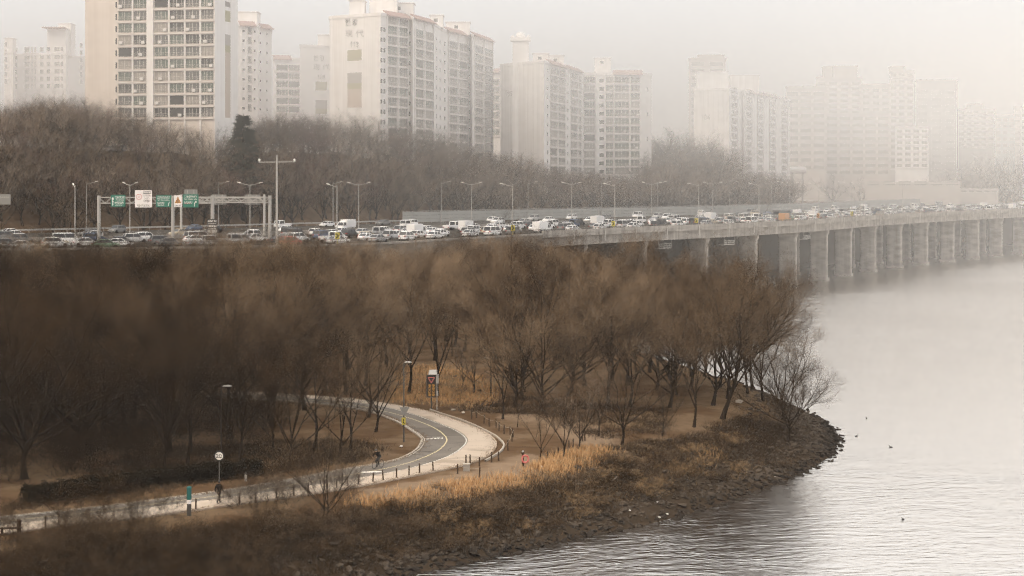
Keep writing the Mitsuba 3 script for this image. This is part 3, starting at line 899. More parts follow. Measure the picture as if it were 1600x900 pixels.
# trees one can single out: (pixel of the foot, height in metres, kind, twigs, label)
SINGLE = [
    (1232, 690, 8.8, 'round', 'm_twig_dark', 'small round-crowned bare tree alone on the stony tip of the bank', 0.3, 1.12),
    (1128, 655, 16.8, 'willow', 'm_twig_brown', 'big bare willow leaning out over the water with drooping twigs', 0.15, 1.0),
    (845, 648, 17.0, 'dome_a', 'm_twig_brown', 'broad bare tree with a thick dark trunk behind the life ring', 1.1, 0.95),
    (972, 695, 9.8, 'thin_c', 'm_twig_brown', 'bushy bare tree forking low above the dry golden grass', 0.8, 1.25),
    (1036, 682, 6.2, 'thin_b', 'm_twig_dark', 'small dark tree leaning left on the bank top', 2.0, 1.0),
    (1085, 668, 11.5, 'vase_e', 'm_twig_brown', 'slim bare tree standing left of the leaning willow', 0.4, 1.0),
    (785, 655, 9.5, 'thin_a', 'm_twig_orange', 'young straight tree on the bare earth beside the bend', 0.0, 1.0),
    (809, 668, 6.0, 'thin_a', 'm_twig_dark', 'very thin sapling on the bare earth near the rope fence', 1.2, 0.6),
    (845, 721, 6.6, 'thin_b', 'm_twig_brown', 'slender forked tree just right of the red life ring', 2.2, 0.95),
    (880, 719, 7.6, 'thin_b', 'm_twig_brown', 'forked young tree at the edge of the golden grass', 0.6, 1.0),
    (905, 704, 7.8, 'thin_c', 'm_twig_grey', 'spreading young tree behind the short posts', 1.6, 0.9),
    (935, 682, 7.0, 'thin_a', 'm_twig_brown', 'upright young tree in the shade behind the posts', 0.2, 1.0),
    (640, 616, 15.0, 'vase_b', 'm_twig_brown', 'tall tree with a swollen dark trunk in the golden grass', 0.9, 1.0),
    (685, 621, 12.5, 'vase_e', 'm_twig_brown', 'dark-trunked tree right behind the light board', 2.9, 0.9),
    (740, 616, 7.8, 'thin_c', 'm_twig_brown', 'twin-stemmed young tree in the golden grass right of the light board', 0.5, 1.0),
    (724, 607, 5.6, 'thin_b', 'm_twig_grey', 'small crooked tree with a propped stem in the golden grass', 3.0, 1.0),
    (588, 675, 11.0, 'thin_b', 'm_twig_brown', 'bare tree on the inside of the bend by the return of the path', 1.0, 1.2),
    (578, 652, 11.5, 'thin_c', 'm_twig_brown', 'dark tree where the path disappears into the grove', 2.0, 1.2),
    (456, 726, 12.5, 'vase_c', 'm_twig_dark', 'crooked tree with a leaning trunk on the inner verge', 3.2, 0.95),
    (425, 710, 11.0, 'vase_d', 'm_twig_dark', 'tree with a low side branch left of the crooked one', 0.4, 0.85),
    (492, 706, 10.5, 'thin_a', 'm_twig_brown', 'straight tree right of the crooked trunk', 0.9, 1.3),
    (532, 716, 9.5, 'thin_b', 'm_twig_brown', 'slim tree with branches from low down left of the cyclist', 1.9, 1.2),
    (547, 704, 9.0, 'thin_a', 'm_twig_brown', 'slim straight tree behind the cyclist', 0.1, 1.2),
    (378, 722, 12.0, 'vase_b', 'm_twig_dark', 'forked tree behind the right end of the hedge', 2.6, 0.9),
    (295, 728, 12.5, 'vase_e', 'm_twig_dark', 'leaning tree behind the middle of the hedge', 1.6, 0.95),
    (258, 735, 12.0, 'vase_a', 'm_twig_dark', 'straight dark tree behind the left part of the hedge', 2.2, 0.85),
]
for u, v, h, kind, twig, lab, rz, wide in SINGLE:
    p = ground_at(u, v)
    key = numbered('bare_tree')
    plant(key, kind, twig, p, h, rz, wide)
    L(key, lab, 'tree')


def vlimit(u):
    """how high in the photo the grove's crowns reach"""
    return np.interp(u, [-300, 0, 120, 250, 400, 520, 600, 640, 680, 760, 850, 900, 1000, 1040, 1080, 1130, 1200, 1240, 1262, 1290], [392, 392, 385, 388, 384, 386, 398, 398, 384, 376, 384, 386, 402, 432, 428, 403, 408, 428, 470, 560])


GOLD_MEADOW = shapely.Polygon([at(u, v, 4)[:2] for u, v in ((612, 640), (618, 588), (640, 572), (700, 570), (772, 600), (775, 636), (700, 640), (640, 628))])
BARE_EARTH = shapely.Polygon([at(u, v, 4)[:2] for u, v in ((690, 650), (770, 640), (900, 640), (960, 700), (900, 725), (780, 760), (560, 800), (-200, 870), (-200, 790), (560, 700))])
INNER = shapely.Polygon([at(u, v, 4)[:2] for u, v in ((395, 725), (470, 735), (560, 722), (610, 700), (640, 690), (612, 668), (560, 660), (470, 680), (400, 690))])
for g in (GOLD_MEADOW, BARE_EARTH, INNER):
    shapely.prepare(g)
tries, made = 0, 0
GROVE_KINDS = ['vase_a', 'vase_b', 'vase_d', 'dome_a', 'dome_b', 'dome_a', 'dome_b']
while tries < 9000:
    tries += 1
    x, y = rngt.uniform(-92, 34), rngt.uniform(140, 400)
    u = U0 + FOC * x / y
    if u < -260 or u > 1235:
        continue
    if not shapely.contains_xy(LAND, x, y) or shapely.contains_xy(GOLD_MEADOW, x, y) or shapely.contains_xy(BARE_EARTH, x, y) or shapely.contains_xy(INNER, x, y):
        continue
    pt = shapely.Point(x, y)
    if PATH_POLY.distance(pt) < 3.2 or SHORE_LINE.distance(pt) < 5.5 or GRADE_POLY.distance(pt) < 4 or (x > 6 and ROAD_POLY.distance(pt) < 7):
        continue
    gap = 7.6 if y > 235 else 6.4
    if any((x - a) ** 2 + (y - b) ** 2 < (gap * (0.75 if hh < 9 else 1.0)) ** 2 for a, b, hh in SPOTS):
        continue
    z = gz1(x, y)
    # crowns stay below the line of the highway as the grove's do
    us = np.array([u - 3.2 * FOC / y, u, u + 3.2 * FOC / y])
    allow = H - (vlimit(us).max() - V0) * y / FOC - z
    # keep the clearing with the light board and the bend open to view
    if 600 < u < 800 and y < 250 and y > 196:
        continue
    if u > 770 and y < 200 and x < 22:
        continue
    h = min(allow * (rngt.uniform(0.90, 1.12) if u < 600 else rngt.uniform(0.90, 1.12) if u < 900 else rngt.uniform(0.85, 0.98)), rngt.uniform(12.5, 18.5))
    if h < 6:
        continue
    left = np.clip((500 - u) / 380, 0, 1)  # the view darkens leftwards; that darkening is put into the twig colour
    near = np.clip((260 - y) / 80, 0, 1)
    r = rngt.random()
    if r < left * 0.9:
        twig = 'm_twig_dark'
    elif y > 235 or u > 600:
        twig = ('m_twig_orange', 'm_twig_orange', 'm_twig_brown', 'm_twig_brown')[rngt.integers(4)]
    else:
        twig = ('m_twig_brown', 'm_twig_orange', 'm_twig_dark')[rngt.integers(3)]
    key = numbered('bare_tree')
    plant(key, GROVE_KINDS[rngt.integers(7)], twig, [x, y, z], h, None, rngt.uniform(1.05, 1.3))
    tone = {'m_twig_dark': 'dark', 'm_twig_brown': 'brown', 'm_twig_orange': 'orange-brown'}[twig]
    zone = 'at its dark left end' if u < 330 else 'left of the clearing' if u < 620 else 'behind the clearing' if u < 880 else 'towards its water end'
    lab = f'{tone} bare tree in the {"front" if y < 235 else "rear"} of the riverside grove, {zone}'
    L(key, lab, 'tree', lab.replace('bare tree', 'bare trees'))
    made += 1
N_GROVE = made

# saplings and bushes by the fence, on the bank, in the dark corner
BUSH = [(500, 808, 6.0, 'sapling', 'bare many-stemmed sapling on the bank in front of the row of posts'), (488, 776, 2.4, 'shrub_a', 'thin bare bush at the fence behind the sapling'),
        (420, 785, 2.2, 'shrub_b', 'low bare bush at the fence right of the walker'), (445, 782, 1.9, 'shrub_a', 'bare bush between two fence posts left of the sapling'), (385, 792, 1.9, 'shrub_b', 'bare bush just right of the walker'),
        (150, 812, 2.5, 'shrub_a', 'bare bush at the fence left of the teal post'), (120, 818, 2.6, 'shrub_b', 'wide bare bush hiding the fence at the far left'), (180, 812, 2.2, 'shrub_b', 'low bare bush beside the footway'),
        (215, 808, 2.0, 'shrub_a', 'small bare bush left of the teal post'), (540, 768, 1.5, 'shrub_a', 'small bare bush at the leftmost clear post'), (262, 806, 1.6, 'shrub_b', 'sparse bare bush close to the teal post'),
        (780, 815, 1.6, 'shrub_b', 'dark bush halfway down the bank below the life ring'), (940, 800, 1.5, 'shrub_a', 'pale tuft of bare stems among the stones')]
for u, v, h, kind, lab in BUSH:
    key = numbered('bare_bush')
    plant(key, kind, 'm_twig_brown' if kind == 'sapling' or u > 700 else 'm_twig_dark', ground_at(u, v), h * 1.2, None, 1.15)
    L(key, lab, 'bush')
for i, u in enumerate((98, 112, 133, 160, 205, 228, 352, 366, 398, 410, 436, 452, 470, 508, 522, 552)):
    v = np.interp(u, [0, 93, 239, 337, 450, 530, 597], [836, 823, 806.5, 792, 779.5, 766, 754]) + 4 + 3 * (i % 3)
    key = numbered('bare_bush')
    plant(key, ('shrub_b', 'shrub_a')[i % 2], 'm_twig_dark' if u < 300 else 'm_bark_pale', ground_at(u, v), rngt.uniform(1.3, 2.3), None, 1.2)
    L(key, f'thin bare bush in the row along the rope fence, {nth(i + 1)} from the left', 'bush', 'thin bushes along the rope fence')
for i in range(90):
    u, v = rngt.uniform(-40, 420), rngt.uniform(836, 935)
    if v < 838 + u * 0.02:
        continue
    key = numbered('bare_bush')
    plant(key, ('shrub_a', 'shrub_b')[i % 2], ('m_twig_dark', 'm_twig_dark', 'm_scrub')[i % 3], ground_at(u, v), rngt.uniform(1.4, 2.6), None, rngt.uniform(1.0, 1.4))  # darkening of the lower left corner is put into these twig colours
    zone = 'at its left end' if u < 110 else 'in its middle' if u < 260 else 'at its right end'
    L(key, f'bare bush of the dark thicket on the near river bank, {zone}', 'bush', f'bushes of the dark thicket, {zone}')

# dark undergrowth under the left part of the grove
n_u = 0
for i in range(900):
    x, y = rngt.uniform(-75, -18), rngt.uniform(146, 235)
    u = U0 + FOC * x / y
    if u < -80 or u > 330 + 140 * rngt.random() or shapely.contains_xy(BARE_EARTH, x, y) or PATH_POLY.distance(shapely.Point(x, y)) < 5.5 or n_u >= 240:
        continue
    if u > 240 and y < 165:
        continue
    n_u += 1
    kind = ('shrub_a', 'shrub_b')[i % 2]
    s = rngt.uniform(0.7, 1.5)
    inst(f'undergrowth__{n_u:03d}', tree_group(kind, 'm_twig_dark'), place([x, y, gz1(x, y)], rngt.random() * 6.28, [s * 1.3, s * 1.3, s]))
L('undergrowth', 'dark tangled undergrowth below the left part of the grove', kind='stuff')
# crowns that fill the right end of the grove behind the willow
for x, y, kind, lab in ((21.0, 224, 'vase_a', 'dense bare tree close behind the leaning willow'), (24.0, 213, 'round', 'big round-crowned bare tree nearest the water behind the leaning willow'), (18.5, 219, 'vase_d', 'bare tree left behind the leaning willow'), (22.0, 237, 'vase_b', 'bare tree farthest back at the water end of the grove'), (17.5, 242, 'vase_e', 'straight bare tree among the rearmost at the water end of the grove'), (17.0, 206, 'vase_c', 'bare tree in front of the rearmost ones at the water end of the grove'), (27.0, 221, 'round', 'round-crowned bare tree at the far side of the tip, half behind the willow'), (18.5, 217, 'round', 'round-crowned bare tree left of the biggest one at the water end of the grove'), (13.5, 226, 'vase_b', 'tall bare tree at the left of the water end of the grove')):
    u = U0 + FOC * x / y
    z = gz1(x, y)
    key = numbered('bare_tree')
    plant(key, kind, 'm_twig_brown', [x, y, z], (H - (vlimit(u) - V0) * y / FOC - z) * (1.05 if kind == 'round' else 1.12), None, 0.72 if kind == 'round' else 1.05)
    L(key, lab, 'tree')

# the wood on the slope behind the highway: trees one can tell apart along its upper edge, the rest one mass
def skyline(u):
    return np.interp(u, [-200, 0, 50, 100, 150, 180, 230, 300, 345, 400, 430, 480, 560, 640, 700, 760, 800, 850, 900, 1000, 1016, 1030, 1060, 1100, 1130, 1150, 1230, 1300, 1420, 1600],
                     [165, 160, 152, 140, 150, 165, 178, 186, 196, 190, 172, 180, 170, 184, 206, 236, 232, 255, 262, 278, 180, 165, 170, 198, 226, 256, 268, 280, 290, 290])


WOOD_KINDS = ['wood_a', 'wood_b', 'wood_c']
wood_pts = []
tries = 0
while tries < 30000 and len(wood_pts) < 760:
    tries += 1
    d = rngt.uniform(2, 62) if rngt.random() < 0.6 else rngt.uniform(2, 26)
    s = rngt.uniform(0, FAR_LS.length)
    q = FAR_LS.interpolate(s)
    q2 = FAR_LS.interpolate(min(s + 1, FAR_LS.length))
    tx, ty = q2.x - q.x, q2.y - q.y
    ln = math.hypot(tx, ty) + 1e-9
    x, y = q.x - ty / ln * d, q.y + tx / ln * d
    u = U0 + FOC * x / y
    if u < -80 or u > 1240 or y > 900 or y < 300 or (u > 450 and rngt.random() < 0.35 + 0.5 * (u > 1130)):
        continue
    if any((x - a) ** 2 + (y - b) ** 2 < (2.7 if u < 480 else 3.3) ** 2 for a, b, *_ in wood_pts):
        continue
    z = gz1(x, y)
    allow = H - (skyline(u) - V0) * y / FOC - z
    h = min(allow * rngt.uniform(0.82, 1.0), rngt.uniform(12, 17))
    if h < 4:
        continue
    wood_pts.append((x, y, z, h, u, d, allow))
first = True
n_w = n_sky = 0
for x, y, z, h, u, d, allow in sorted(wood_pts, key=lambda w: w[4]):
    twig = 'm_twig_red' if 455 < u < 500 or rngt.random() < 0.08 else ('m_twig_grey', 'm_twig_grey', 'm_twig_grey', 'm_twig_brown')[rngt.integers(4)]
    kind = WOOD_KINDS[rngt.integers(3)] if y < 610 else 'wood_far'
    if h > allow * 0.9 and h > 8 and n_sky < 110:
        n_sky += 1
        key = numbered('woodland_tree')
        plant(key, kind, twig, [x, y, z], h, None, rngt.uniform(0.9, 1.2))
        L(key, f'bare tree at the skyline of the wooded slope, the {nth(n_sky)} from the left', 'tree', 'trees along the top of the wooded slope')
    else:
        n_w += 1
        (w_, c_), h0 = TREES[kind]
        inst(f'woodland__{n_w:03d}', tree_group(kind, twig), place([x, y, z - 0.5], rngt.random() * 6.28, [h / h0 * 1.4, h / h0 * 1.4, h / h0]))
L('woodland', 'dense bare wood on the slope behind the highway', kind='stuff')
for u, v_top, y, lab in ((380, 178, 470, 'dark conifer in front of the right edge of the tall tower'), (797, 222, 640, 'dark conifer in front of the gable with the chimney'), (693, 222, 560, 'small dark conifer under the long stepped block'), (850, 250, 640, 'dark conifer right of the gable with the chimney')):
    x = (u - U0) / FOC * y
    z = gz1(x, y)
    h = H - (v_top - V0) * y / FOC - z
    key = numbered('conifer')
    plant(key, 'conifer', 'm_needle', [x, y, z], max(h, 5), 0.3 * u, 1.25 if u == 380 else 1.1)
    L(key, lab, 'tree')
n_hz = 0
for u, v_top, y in ((1120, 205, 690), (1170, 260, 760), (1300, 268, 900), (1345, 275, 920), (1470, 272, 960), (1485, 266, 960), (1500, 258, 1000), (1513, 262, 960), (1527, 246, 1000), (1540, 254, 960), (1553, 238, 1010), (1563, 250, 960), (1573, 240, 980), (1583, 246, 950), (1593, 232, 1020), (1604, 240, 960)):
    x = (u - U0) / FOC * y
    z = gz1(x, y)
    h = H - (v_top - V0) * y / FOC - z
    key = numbered('distant_tree')
    plant(key, 'wood_far', 'm_twig_grey', [x, y, z - 1], max(h, 6), None, 1.7)
    n_hz += 1
    L(key, f'hazy tree fading into the fog beyond the noise barrier, the {nth(n_hz)} from the left', 'tree', 'hazy trees beyond the noise barrier')


# ------------------------------------------------------------------ grass, scrub, stones
def blades(pts, h, r, rng, lean=0.35):
    """upright tapering stalks at the points"""
    n = len(pts)
    d = unit(np.c_[rng.normal(size=(n, 2)) * lean, np.ones(n)])
    hh = h * (0.5 + 0.9 * rng.random(n))
    P = np.stack([pts - [0, 0, 0.05], pts + d * hh[:, None]], 1)
    return tubes(P, np.broadcast_to([r, 0.0], (n, 2)), 3, tip=True)


def scatter_px(polys, n, rng, soft_edge=0.55):
    """n ground points inside areas given by their outline in the photo"""
    out = []
    for poly, share in polys:
        g = shapely.Polygon([ground_at(u, v)[:2] for u, v in poly]).buffer(0)
        x0, y0, x1, y1 = g.bounds
        m = int(n * share)
        xs, ys = rng.uniform(x0, x1, m * 6), rng.uniform(y0, y1, m * 6)
        k = shapely.contains_xy(g, xs, ys) & ~shapely.contains_xy(PATH_POLY, xs, ys) & (meshkit.fbm(np.stack([xs * 0.55, ys * 0.55, 0 * xs], -1), 3, 4) > 0.22 + rng.random(m * 6) * 0.5)
        xs, ys = xs[k][:m], ys[k][:m]
        xs, ys = xs + rng.normal(size=len(xs)) * soft_edge, ys + rng.normal(size=len(ys)) * soft_edge
        k = shapely.distance(PATH_POLY, shapely.points(xs, ys)) > 0.15
        xs, ys = xs[k], ys[k]
        out.append(np.c_[xs, ys, ground_z(xs, ys)])
    return np.vstack(out)


rng = np.random.default_rng(77)
CREST = [(545, 795), (575, 778), (650, 768), (740, 752), (800, 745), (850, 725), (880, 708), (935, 697), (962, 706), (930, 722), (860, 748), (770, 772), (690, 786), (610, 800)]
MEADOW = [(612, 640), (622, 590), (645, 574), (700, 572), (770, 600), (778, 630), (735, 640), (690, 636), (640, 630)]
gold = scatter_px([(CREST, 0.62), (MEADOW, 0.30), ([(1080, 722), (1092, 708), (1112, 702), (1136, 708), (1132, 722), (1105, 732)], 0.012)], 26000, rng)
tone = meshkit.fbm(gold * 0.5, 3, 12) + 0.25 * rng.random(len(gold)) > 0.74


def tufts(pts, h, r, rng, lean, m):
    v, f = blades(pts, h, r, rng, lean)
    tilt = np.repeat(unit(rng.normal(size=(len(pts), 3)) * 0.55 + [0, -0.1, 1]), 4, axis=0)
    return {'type': 'ply', 'filename': meshkit.write_ply((v, f), False, normals=tilt), 'face_normals': False, 'bsdf': {'type': 'ref', 'id': m}}


scene['dry_grass'] = tufts(gold[~tone], 0.55, 0.024, rng, 0.35, 'm_straw')
scene['browned_grass'] = tufts(gold[tone], 0.50, 0.026, rng, 0.5, 'm_straw_mid')
L('dry_grass', 'golden dry grass along the crest of the bank and in the clearing', kind='stuff')
L('browned_grass', 'browner dead grass mixed into the golden grass', kind='stuff')
dull = scatter_px([([(-60, 880), (100, 850), (330, 830), (545, 800), (690, 790), (860, 755), (960, 720), (1010, 725), (960, 790), (800, 840), (620, 880), (500, 930), (-60, 960)], 0.6), ([(940, 700), (1060, 690), (1180, 650), (1250, 680), (1180, 720), (1060, 750), (980, 760)], 0.18),
                   ([(0, 800), (240, 700), (420, 690), (560, 690), (600, 700), (560, 722), (400, 745), (200, 775), (0, 800)], 0.3), ([(690, 640), (800, 620), (1050, 640), (1040, 680), (940, 690), (840, 650)], 0.12)], 90000, rng)
scene['dry_scrub'] = tufts(dull, 0.48, 0.026, rng, 0.75, 'm_scrub')
L('dry_scrub', 'brown dead weeds over the river bank and the verge', kind='stuff')
pale = scatter_px([([(500, 850), (700, 800), (900, 750), (1000, 740), (1000, 770), (860, 820), (700, 850)], 0.5), ([(1000, 745), (1050, 725), (1090, 735), (1040, 755)], 0.15), ([(200, 780), (420, 700), (600, 690), (420, 735)], 0.16), ([(-40, 870), (300, 820), (420, 815), (300, 840)], 0.04)], 16000, rng)
scene['straw_stalks'] = tufts(pale, 0.5, 0.022, rng, 0.8, 'm_straw_dark')
L('straw_stalks', 'sparse straw-coloured stalks among the weeds', kind='stuff')

# low brushwood over the bank
n_b = 0
for i in range(4000):
    u, v = rng.uniform(300, 1240), rng.uniform(690, 880)
    top, low = np.interp(u, [300, 545, 700, 860, 960, 1040, 1180, 1240], [815, 800, 790, 757, 722, 715, 668, 672]), np.interp(u, [300, 640, 820, 1000, 1100, 1200, 1260], [940, 885, 840, 800, 775, 742, 718])
    if not top < v < low or rng.random() < 0.35 * (v - top) / (low - top) or n_b >= 330:
        continue
    p = ground_at(u, v)
    n_b += 1
    s = rng.uniform(0.22, 0.55)
    inst(f'brushwood__{n_b:03d}', tree_group(('shrub_a', 'shrub_b')[i % 2], ('m_twig_dark', 'm_scrub', 'm_twig_brown', 'm_straw_mid' if u > 640 else 'm_twig_dark', 'm_twig_dark')[rng.integers(5)]), place(p - [0, 0, 0.05], rng.random() * 6.28, [s * 1.7, s * 1.7, s]))
L('brushwood', 'low tangled dead brushwood over the river bank', kind='stuff')

# the stone revetment along the water's edge
ROCKS = []
for k in range(10):
    r = np.random.default_rng(200 + k)
    pts = unit(r.normal(size=(15, 3))) * (0.55 + 0.45 * r.random((15, 1))) * [1.0, 0.75, 0.5]
    hull = trimesh.convex.convex_hull(pts)
    ROCKS.append((np.array(hull.vertices), np.array(hull.faces)))
rock_ply = [mikit.ply(m, 'm_stone') for m in ROCKS]
rk = []
for i in range(70000):
    x, y = rng.uniform(-45, 40), rng.uniform(100, 245)
    if not -0.8 < (d := SHORE_LINE.distance(shapely.Point(x, y)) * (1 if shapely.contains_xy(LAND, x, y) else -1)) < 9.5 or rng.random() < sst(2.5, 7.5, d) * 0.9:
        continue
    u, v = pix([x, y, 0])
    if u < 240 or v > 930 or rng.random() < sst(520, 300, u):
        continue
    size = (0.15 + 0.40 * rng.random() ** 2.6) * (1.25 if d < 2.5 else 1.0)
    if any((x - a) ** 2 + (y - b) ** 2 < ((size + c) * 0.5) ** 2 for a, b, c in rk[-700:]):
        continue
    rk.append((x, y, size))
rk.sort(key=lambda r: -r[2] / r[1])
rest = MB()
for i, (x, y, size) in enumerate(rk):
    z = gz1(x, y)
    m = place([x, y, max(z, -0.15) + size * 0.12], rng.random() * 6.28).rotate([1, 0, 0], rng.uniform(-25, 25)).rotate([0, 1, 0], rng.uniform(-25, 25)).scale([size, size, size * rng.uniform(0.7, 1.1)])
    if i < 300:
        scene['ground__stone' + (f'_{i:03d}' if i else '')] = {**rock_ply[i % 10], 'to_world': m}
    else:
        A = np.array(m.matrix)
        v, f = ROCKS[i % 10]
        rest.add(v @ A[:3, :3].T + A[:3, 3], f)
shape('ground__stone_rubble', rest, 'm_stone')
L('ground__stone_rubble', 'smaller stones of the revetment', kind='stuff')
N_ROCKS = len(rk)

# ------------------------------------------------------------------ the apartment blocks and the towers in the fog
FLOOR = 3.0
_pl = {}


def wply(kind, w, h):
    """window meshes in their own frame: x across, z up from the sill, front towards -y"""
    key = (kind, round(w, 1), round(h, 1))
    if key not in _pl:
        fr, pn = MB(), MB()
        t = 0.09
        for x in (-w / 2 + t / 2, w / 2 - t / 2):
            fr.box([x, -0.06, h / 2], [t, 0.12, h])
        for z in (t / 2, h - t / 2):
            fr.box([0, -0.06, z], [w - 2 * t, 0.118, t])
        n = {'wide': 4, 'pair': 3, 'one': 1, 'open': 0, 'half': 2}.get(kind, 0)
        for i in range(1, n):
            fr.box([-w / 2 + w * i / n + (0.12 if i % 2 else -0.1), -0.055, h / 2], [0.08 if i % 2 else 0.15, 0.10, h - 2 * t])
        if kind in ('wide', 'pair', 'half'):
            fr.box([0, -0.30, 0.95], [w, 0.05, 0.06])
            fr.box([0, -0.30, 0.50], [w, 0.04, 0.04])
            for i in range(int(w / 0.35) + 1):
                fr.box([-w / 2 + 0.02 + i * (w - 0.04) / int(w / 0.35), -0.30, 0.48], [0.035, 0.035, 0.92])
        pn.box([0, -0.02, h / 2], [w - t, 0.03, h - t])
        _pl[key] = (mikit.ply(fr.mesh(), 'm_frame'), pn.mesh(), {})
    return _pl[key]


def add_window(bkey, kind, w, h, p, ang, glass, i):
    fr, pn, by = wply(kind, w, h)
    if glass not in by:
        by[glass] = mikit.ply(pn, glass)
    key = f'{bkey}__window' + (f'_{i:03d}' if i else '')
    m = place(p, ang)
    scene[key] = {**fr, 'to_world': m}
    scene[key + '__pane'] = {**by[glass], 'to_world': m}


class Block:
    """an apartment block over a chain of front corners given as (photo column, distance); walls, roof and what the facades carry"""

    def __init__(self, name, label, chain, z0, z1, depth, wall='m_wall', cat='apartment block', group=None):
        self.key = numbered(name)
        L(self.key, label, cat, group)
        self.P = np.array([((u - U0) / FOC * y, y) for u, y in chain])
        self.z0, self.z1, self.nw, self.ny, self.nband, self.npil, self.cnt = z0, z1, 0, 0, 0, 0, {}
        d = np.array([self.P[:, 0].mean(), self.P[:, 1].mean()])
        d = d / np.linalg.norm(d) * depth
        poly = np.vstack([self.P, self.P[::-1] + d])
        self.depth = d
        shape(self.key + '__wall', MB().prism(poly, z0, z1), wall)
        inner = shapely.Polygon(poly).buffer(0.25, join_style=2)
        rim = MB()
        for g in (inner.difference(shapely.Polygon(poly).buffer(-0.35, join_style=2)),):
            e = trimesh.creation.extrude_polygon(g, 0.9, engine='earcut')
            rim.add(np.array(e.vertices) + [0, 0, z1 - 0.25], e.faces)
        shape(self.key + '__parapet', rim, wall)

    def n(self, part):
        k = self.cnt.get(part, 0)
        self.cnt[part] = k + 1
        return f'{self.key}__{part}' + (f'_{k:03d}' if k else '')

    def seg(self, i):
        a, b = self.P[i], self.P[i + 1]
        return a, b, np.linalg.norm(b - a), math.atan2(b[1] - a[1], b[0] - a[0])

    def pt(self, i, f, z, out=0.0):
        a, b, ln, ang = self.seg(i)
        p = a + (b - a) * f
        return np.array([p[0] + math.sin(ang) * out, p[1] - math.cos(ang) * out, z])

    def fu(self, i, u):
        """the fraction along segment i that stands in photo column u"""
        a, b, ln, ang = self.seg(i)
        k = (u - U0) / FOC
        d = b - a
        return float((k * a[1] - a[0]) / (d[0] - k * d[1]))

    def bays(self, i, cols, zs, kind='wide', h=2.05, sill=0.42, glasses=('m_glass_mid',), seed=0, band=True, ac=0.0, band_z=-0.28):
        """windows on segment i between the photo columns of each pair in cols, one per floor level in zs"""
        r = np.random.default_rng(seed + 17)
        a, b, ln, ang = self.seg(i)
        for c0, c1 in cols:
            f0, f1 = self.fu(i, c0), self.fu(i, c1)
            w = (f1 - f0) * ln
            for z in zs:
                g = glasses[r.integers(len(glasses))]
                k = 'open' if (kind == 'wide' and g == 'm_glass_dark' and r.random() < 0.4) else kind
                add_window(self.key, k, w, h, self.pt(i, (f0 + f1) / 2, z + sill, 0.02), ang, g, self.nw)
                self.nw += 1
                if ac and r.random() < ac:
                    self.aircon(i, f0 + (f1 - f0) * r.uniform(0.15, 0.85), z + 0.55)
        if band:
            f0, f1 = min(self.fu(i, c[0]) for c in cols), max(self.fu(i, c[1]) for c in cols)
            w = (f1 - f0) * ln + 0.3
            for z in zs:
                p = self.pt(i, (f0 + f1) / 2, z + band_z + 0.2, 0.20)
                shape(self.n('floor_band'), MB().box(p, [w, 0.55, 0.40], ang), 'm_band')

    def pilaster(self, i, u, w, z0=None, z1=None, out=0.5, m='m_wall'):
        a, b, ln, ang = self.seg(i)
        z0, z1 = self.z0 if z0 is None else z0, self.z1 if z1 is None else z1
        p = self.pt(i, self.fu(i, u), (z0 + z1) / 2, out / 2 - 0.05)
        shape(self.n('pilaster'), MB().box(p, [w, out, z1 - z0], ang), m)

    def aircon(self, i, f, z):
        p = self.pt(i, f, z, 0.62)
        a, b, ln, ang = self.seg(i)
        if 'ac' not in _pl:
            body = MB().box([0, 0, 0.3], [0.85, 0.36, 0.62])
            body.lathe([(0.0, -0.19), (0.23, -0.19), (0.23, -0.175), (0.0, -0.175)], (-0.12, 0, 0.31), 10, 1)
            body.box([0, 0.1, -0.03], [0.9, 0.5, 0.05])
            _pl['ac'] = mikit.ply(body.mesh(), 'm_white')
        scene[self.n('air_conditioner')] = {**_pl['ac'], 'to_world': place(p, ang)}

    def panel(self, i, u0, u1, v0, v1, m, part='painted_panel', out=0.03):
        f0, f1 = self.fu(i, u0), self.fu(i, u1)
        a, b, ln, ang = self.seg(i)
        y = a[1] + (b[1] - a[1]) * (f0 + f1) / 2
        z0, z1 = H - (v1 - V0) * y / FOC, H - (v0 - V0) * y / FOC
        p = self.pt(i, (f0 + f1) / 2, (z0 + z1) / 2, out / 2 + 0.004)
        shape(self.n(part), MB().box(p, [(f1 - f0) * ln, out, z1 - z0], ang), m)

    def strokes(self, i, u0, v0, w_px, h_px, lines, thick, m='m_letter', part='lettering'):
        """lettering as flat strokes: polylines in a unit box, x to the right, y down"""
        a, b, ln, ang = self.seg(i)
        mb = MB()
        for line in lines:
            for (x0, y0), (x1, y1) in zip(line[:-1], line[1:]):
                pp = []
                for x, y in ((x0, y0), (x1, y1)):
                    f = self.fu(i, u0 + x * w_px)
                    yy = a[1] + (b[1] - a[1]) * f
                    pp.append(self.pt(i, f, H - (v0 + y * h_px - V0) * yy / FOC, 0.06))
                d = unit(pp[1] - pp[0]) * thick * 0.4
                mb.beam(pp[0] - d, pp[1] + d, thick, 0.08)
        shape(self.n(part), mb, m)

    def roofbox(self, u0, u1, y, v_top, depth=7, m='m_wall', part='roof_house', windows=0):
        x0, x1 = (u0 - U0) / FOC * y, (u1 - U0) / FOC * y
        zt = H - (v_top - V0) * y / FOC
        zb = self.z1 + 0.3
        if zt <= zb + 0.4:
            return
        k = self.n(part)
        c = [(x0 + x1) / 2, y + depth / 2, (zb + zt) / 2]
        mb = MB().box(c, [x1 - x0, depth, zt - zb])
        mb.box([c[0], c[1], zt + 0.12], [x1 - x0 + 0.6, depth + 0.6, 0.24])
        shape(k, mb, m)
        for j in range(windows):
            shape(k + '__window' + (f'_{j:03d}' if j else ''), MB().box([x0 + (x1 - x0) * (j + 0.6) / (windows + 0.4), y - 0.03, zt - 1.5], [1.2, 0.06, 1.0]), 'm_glass_mid')

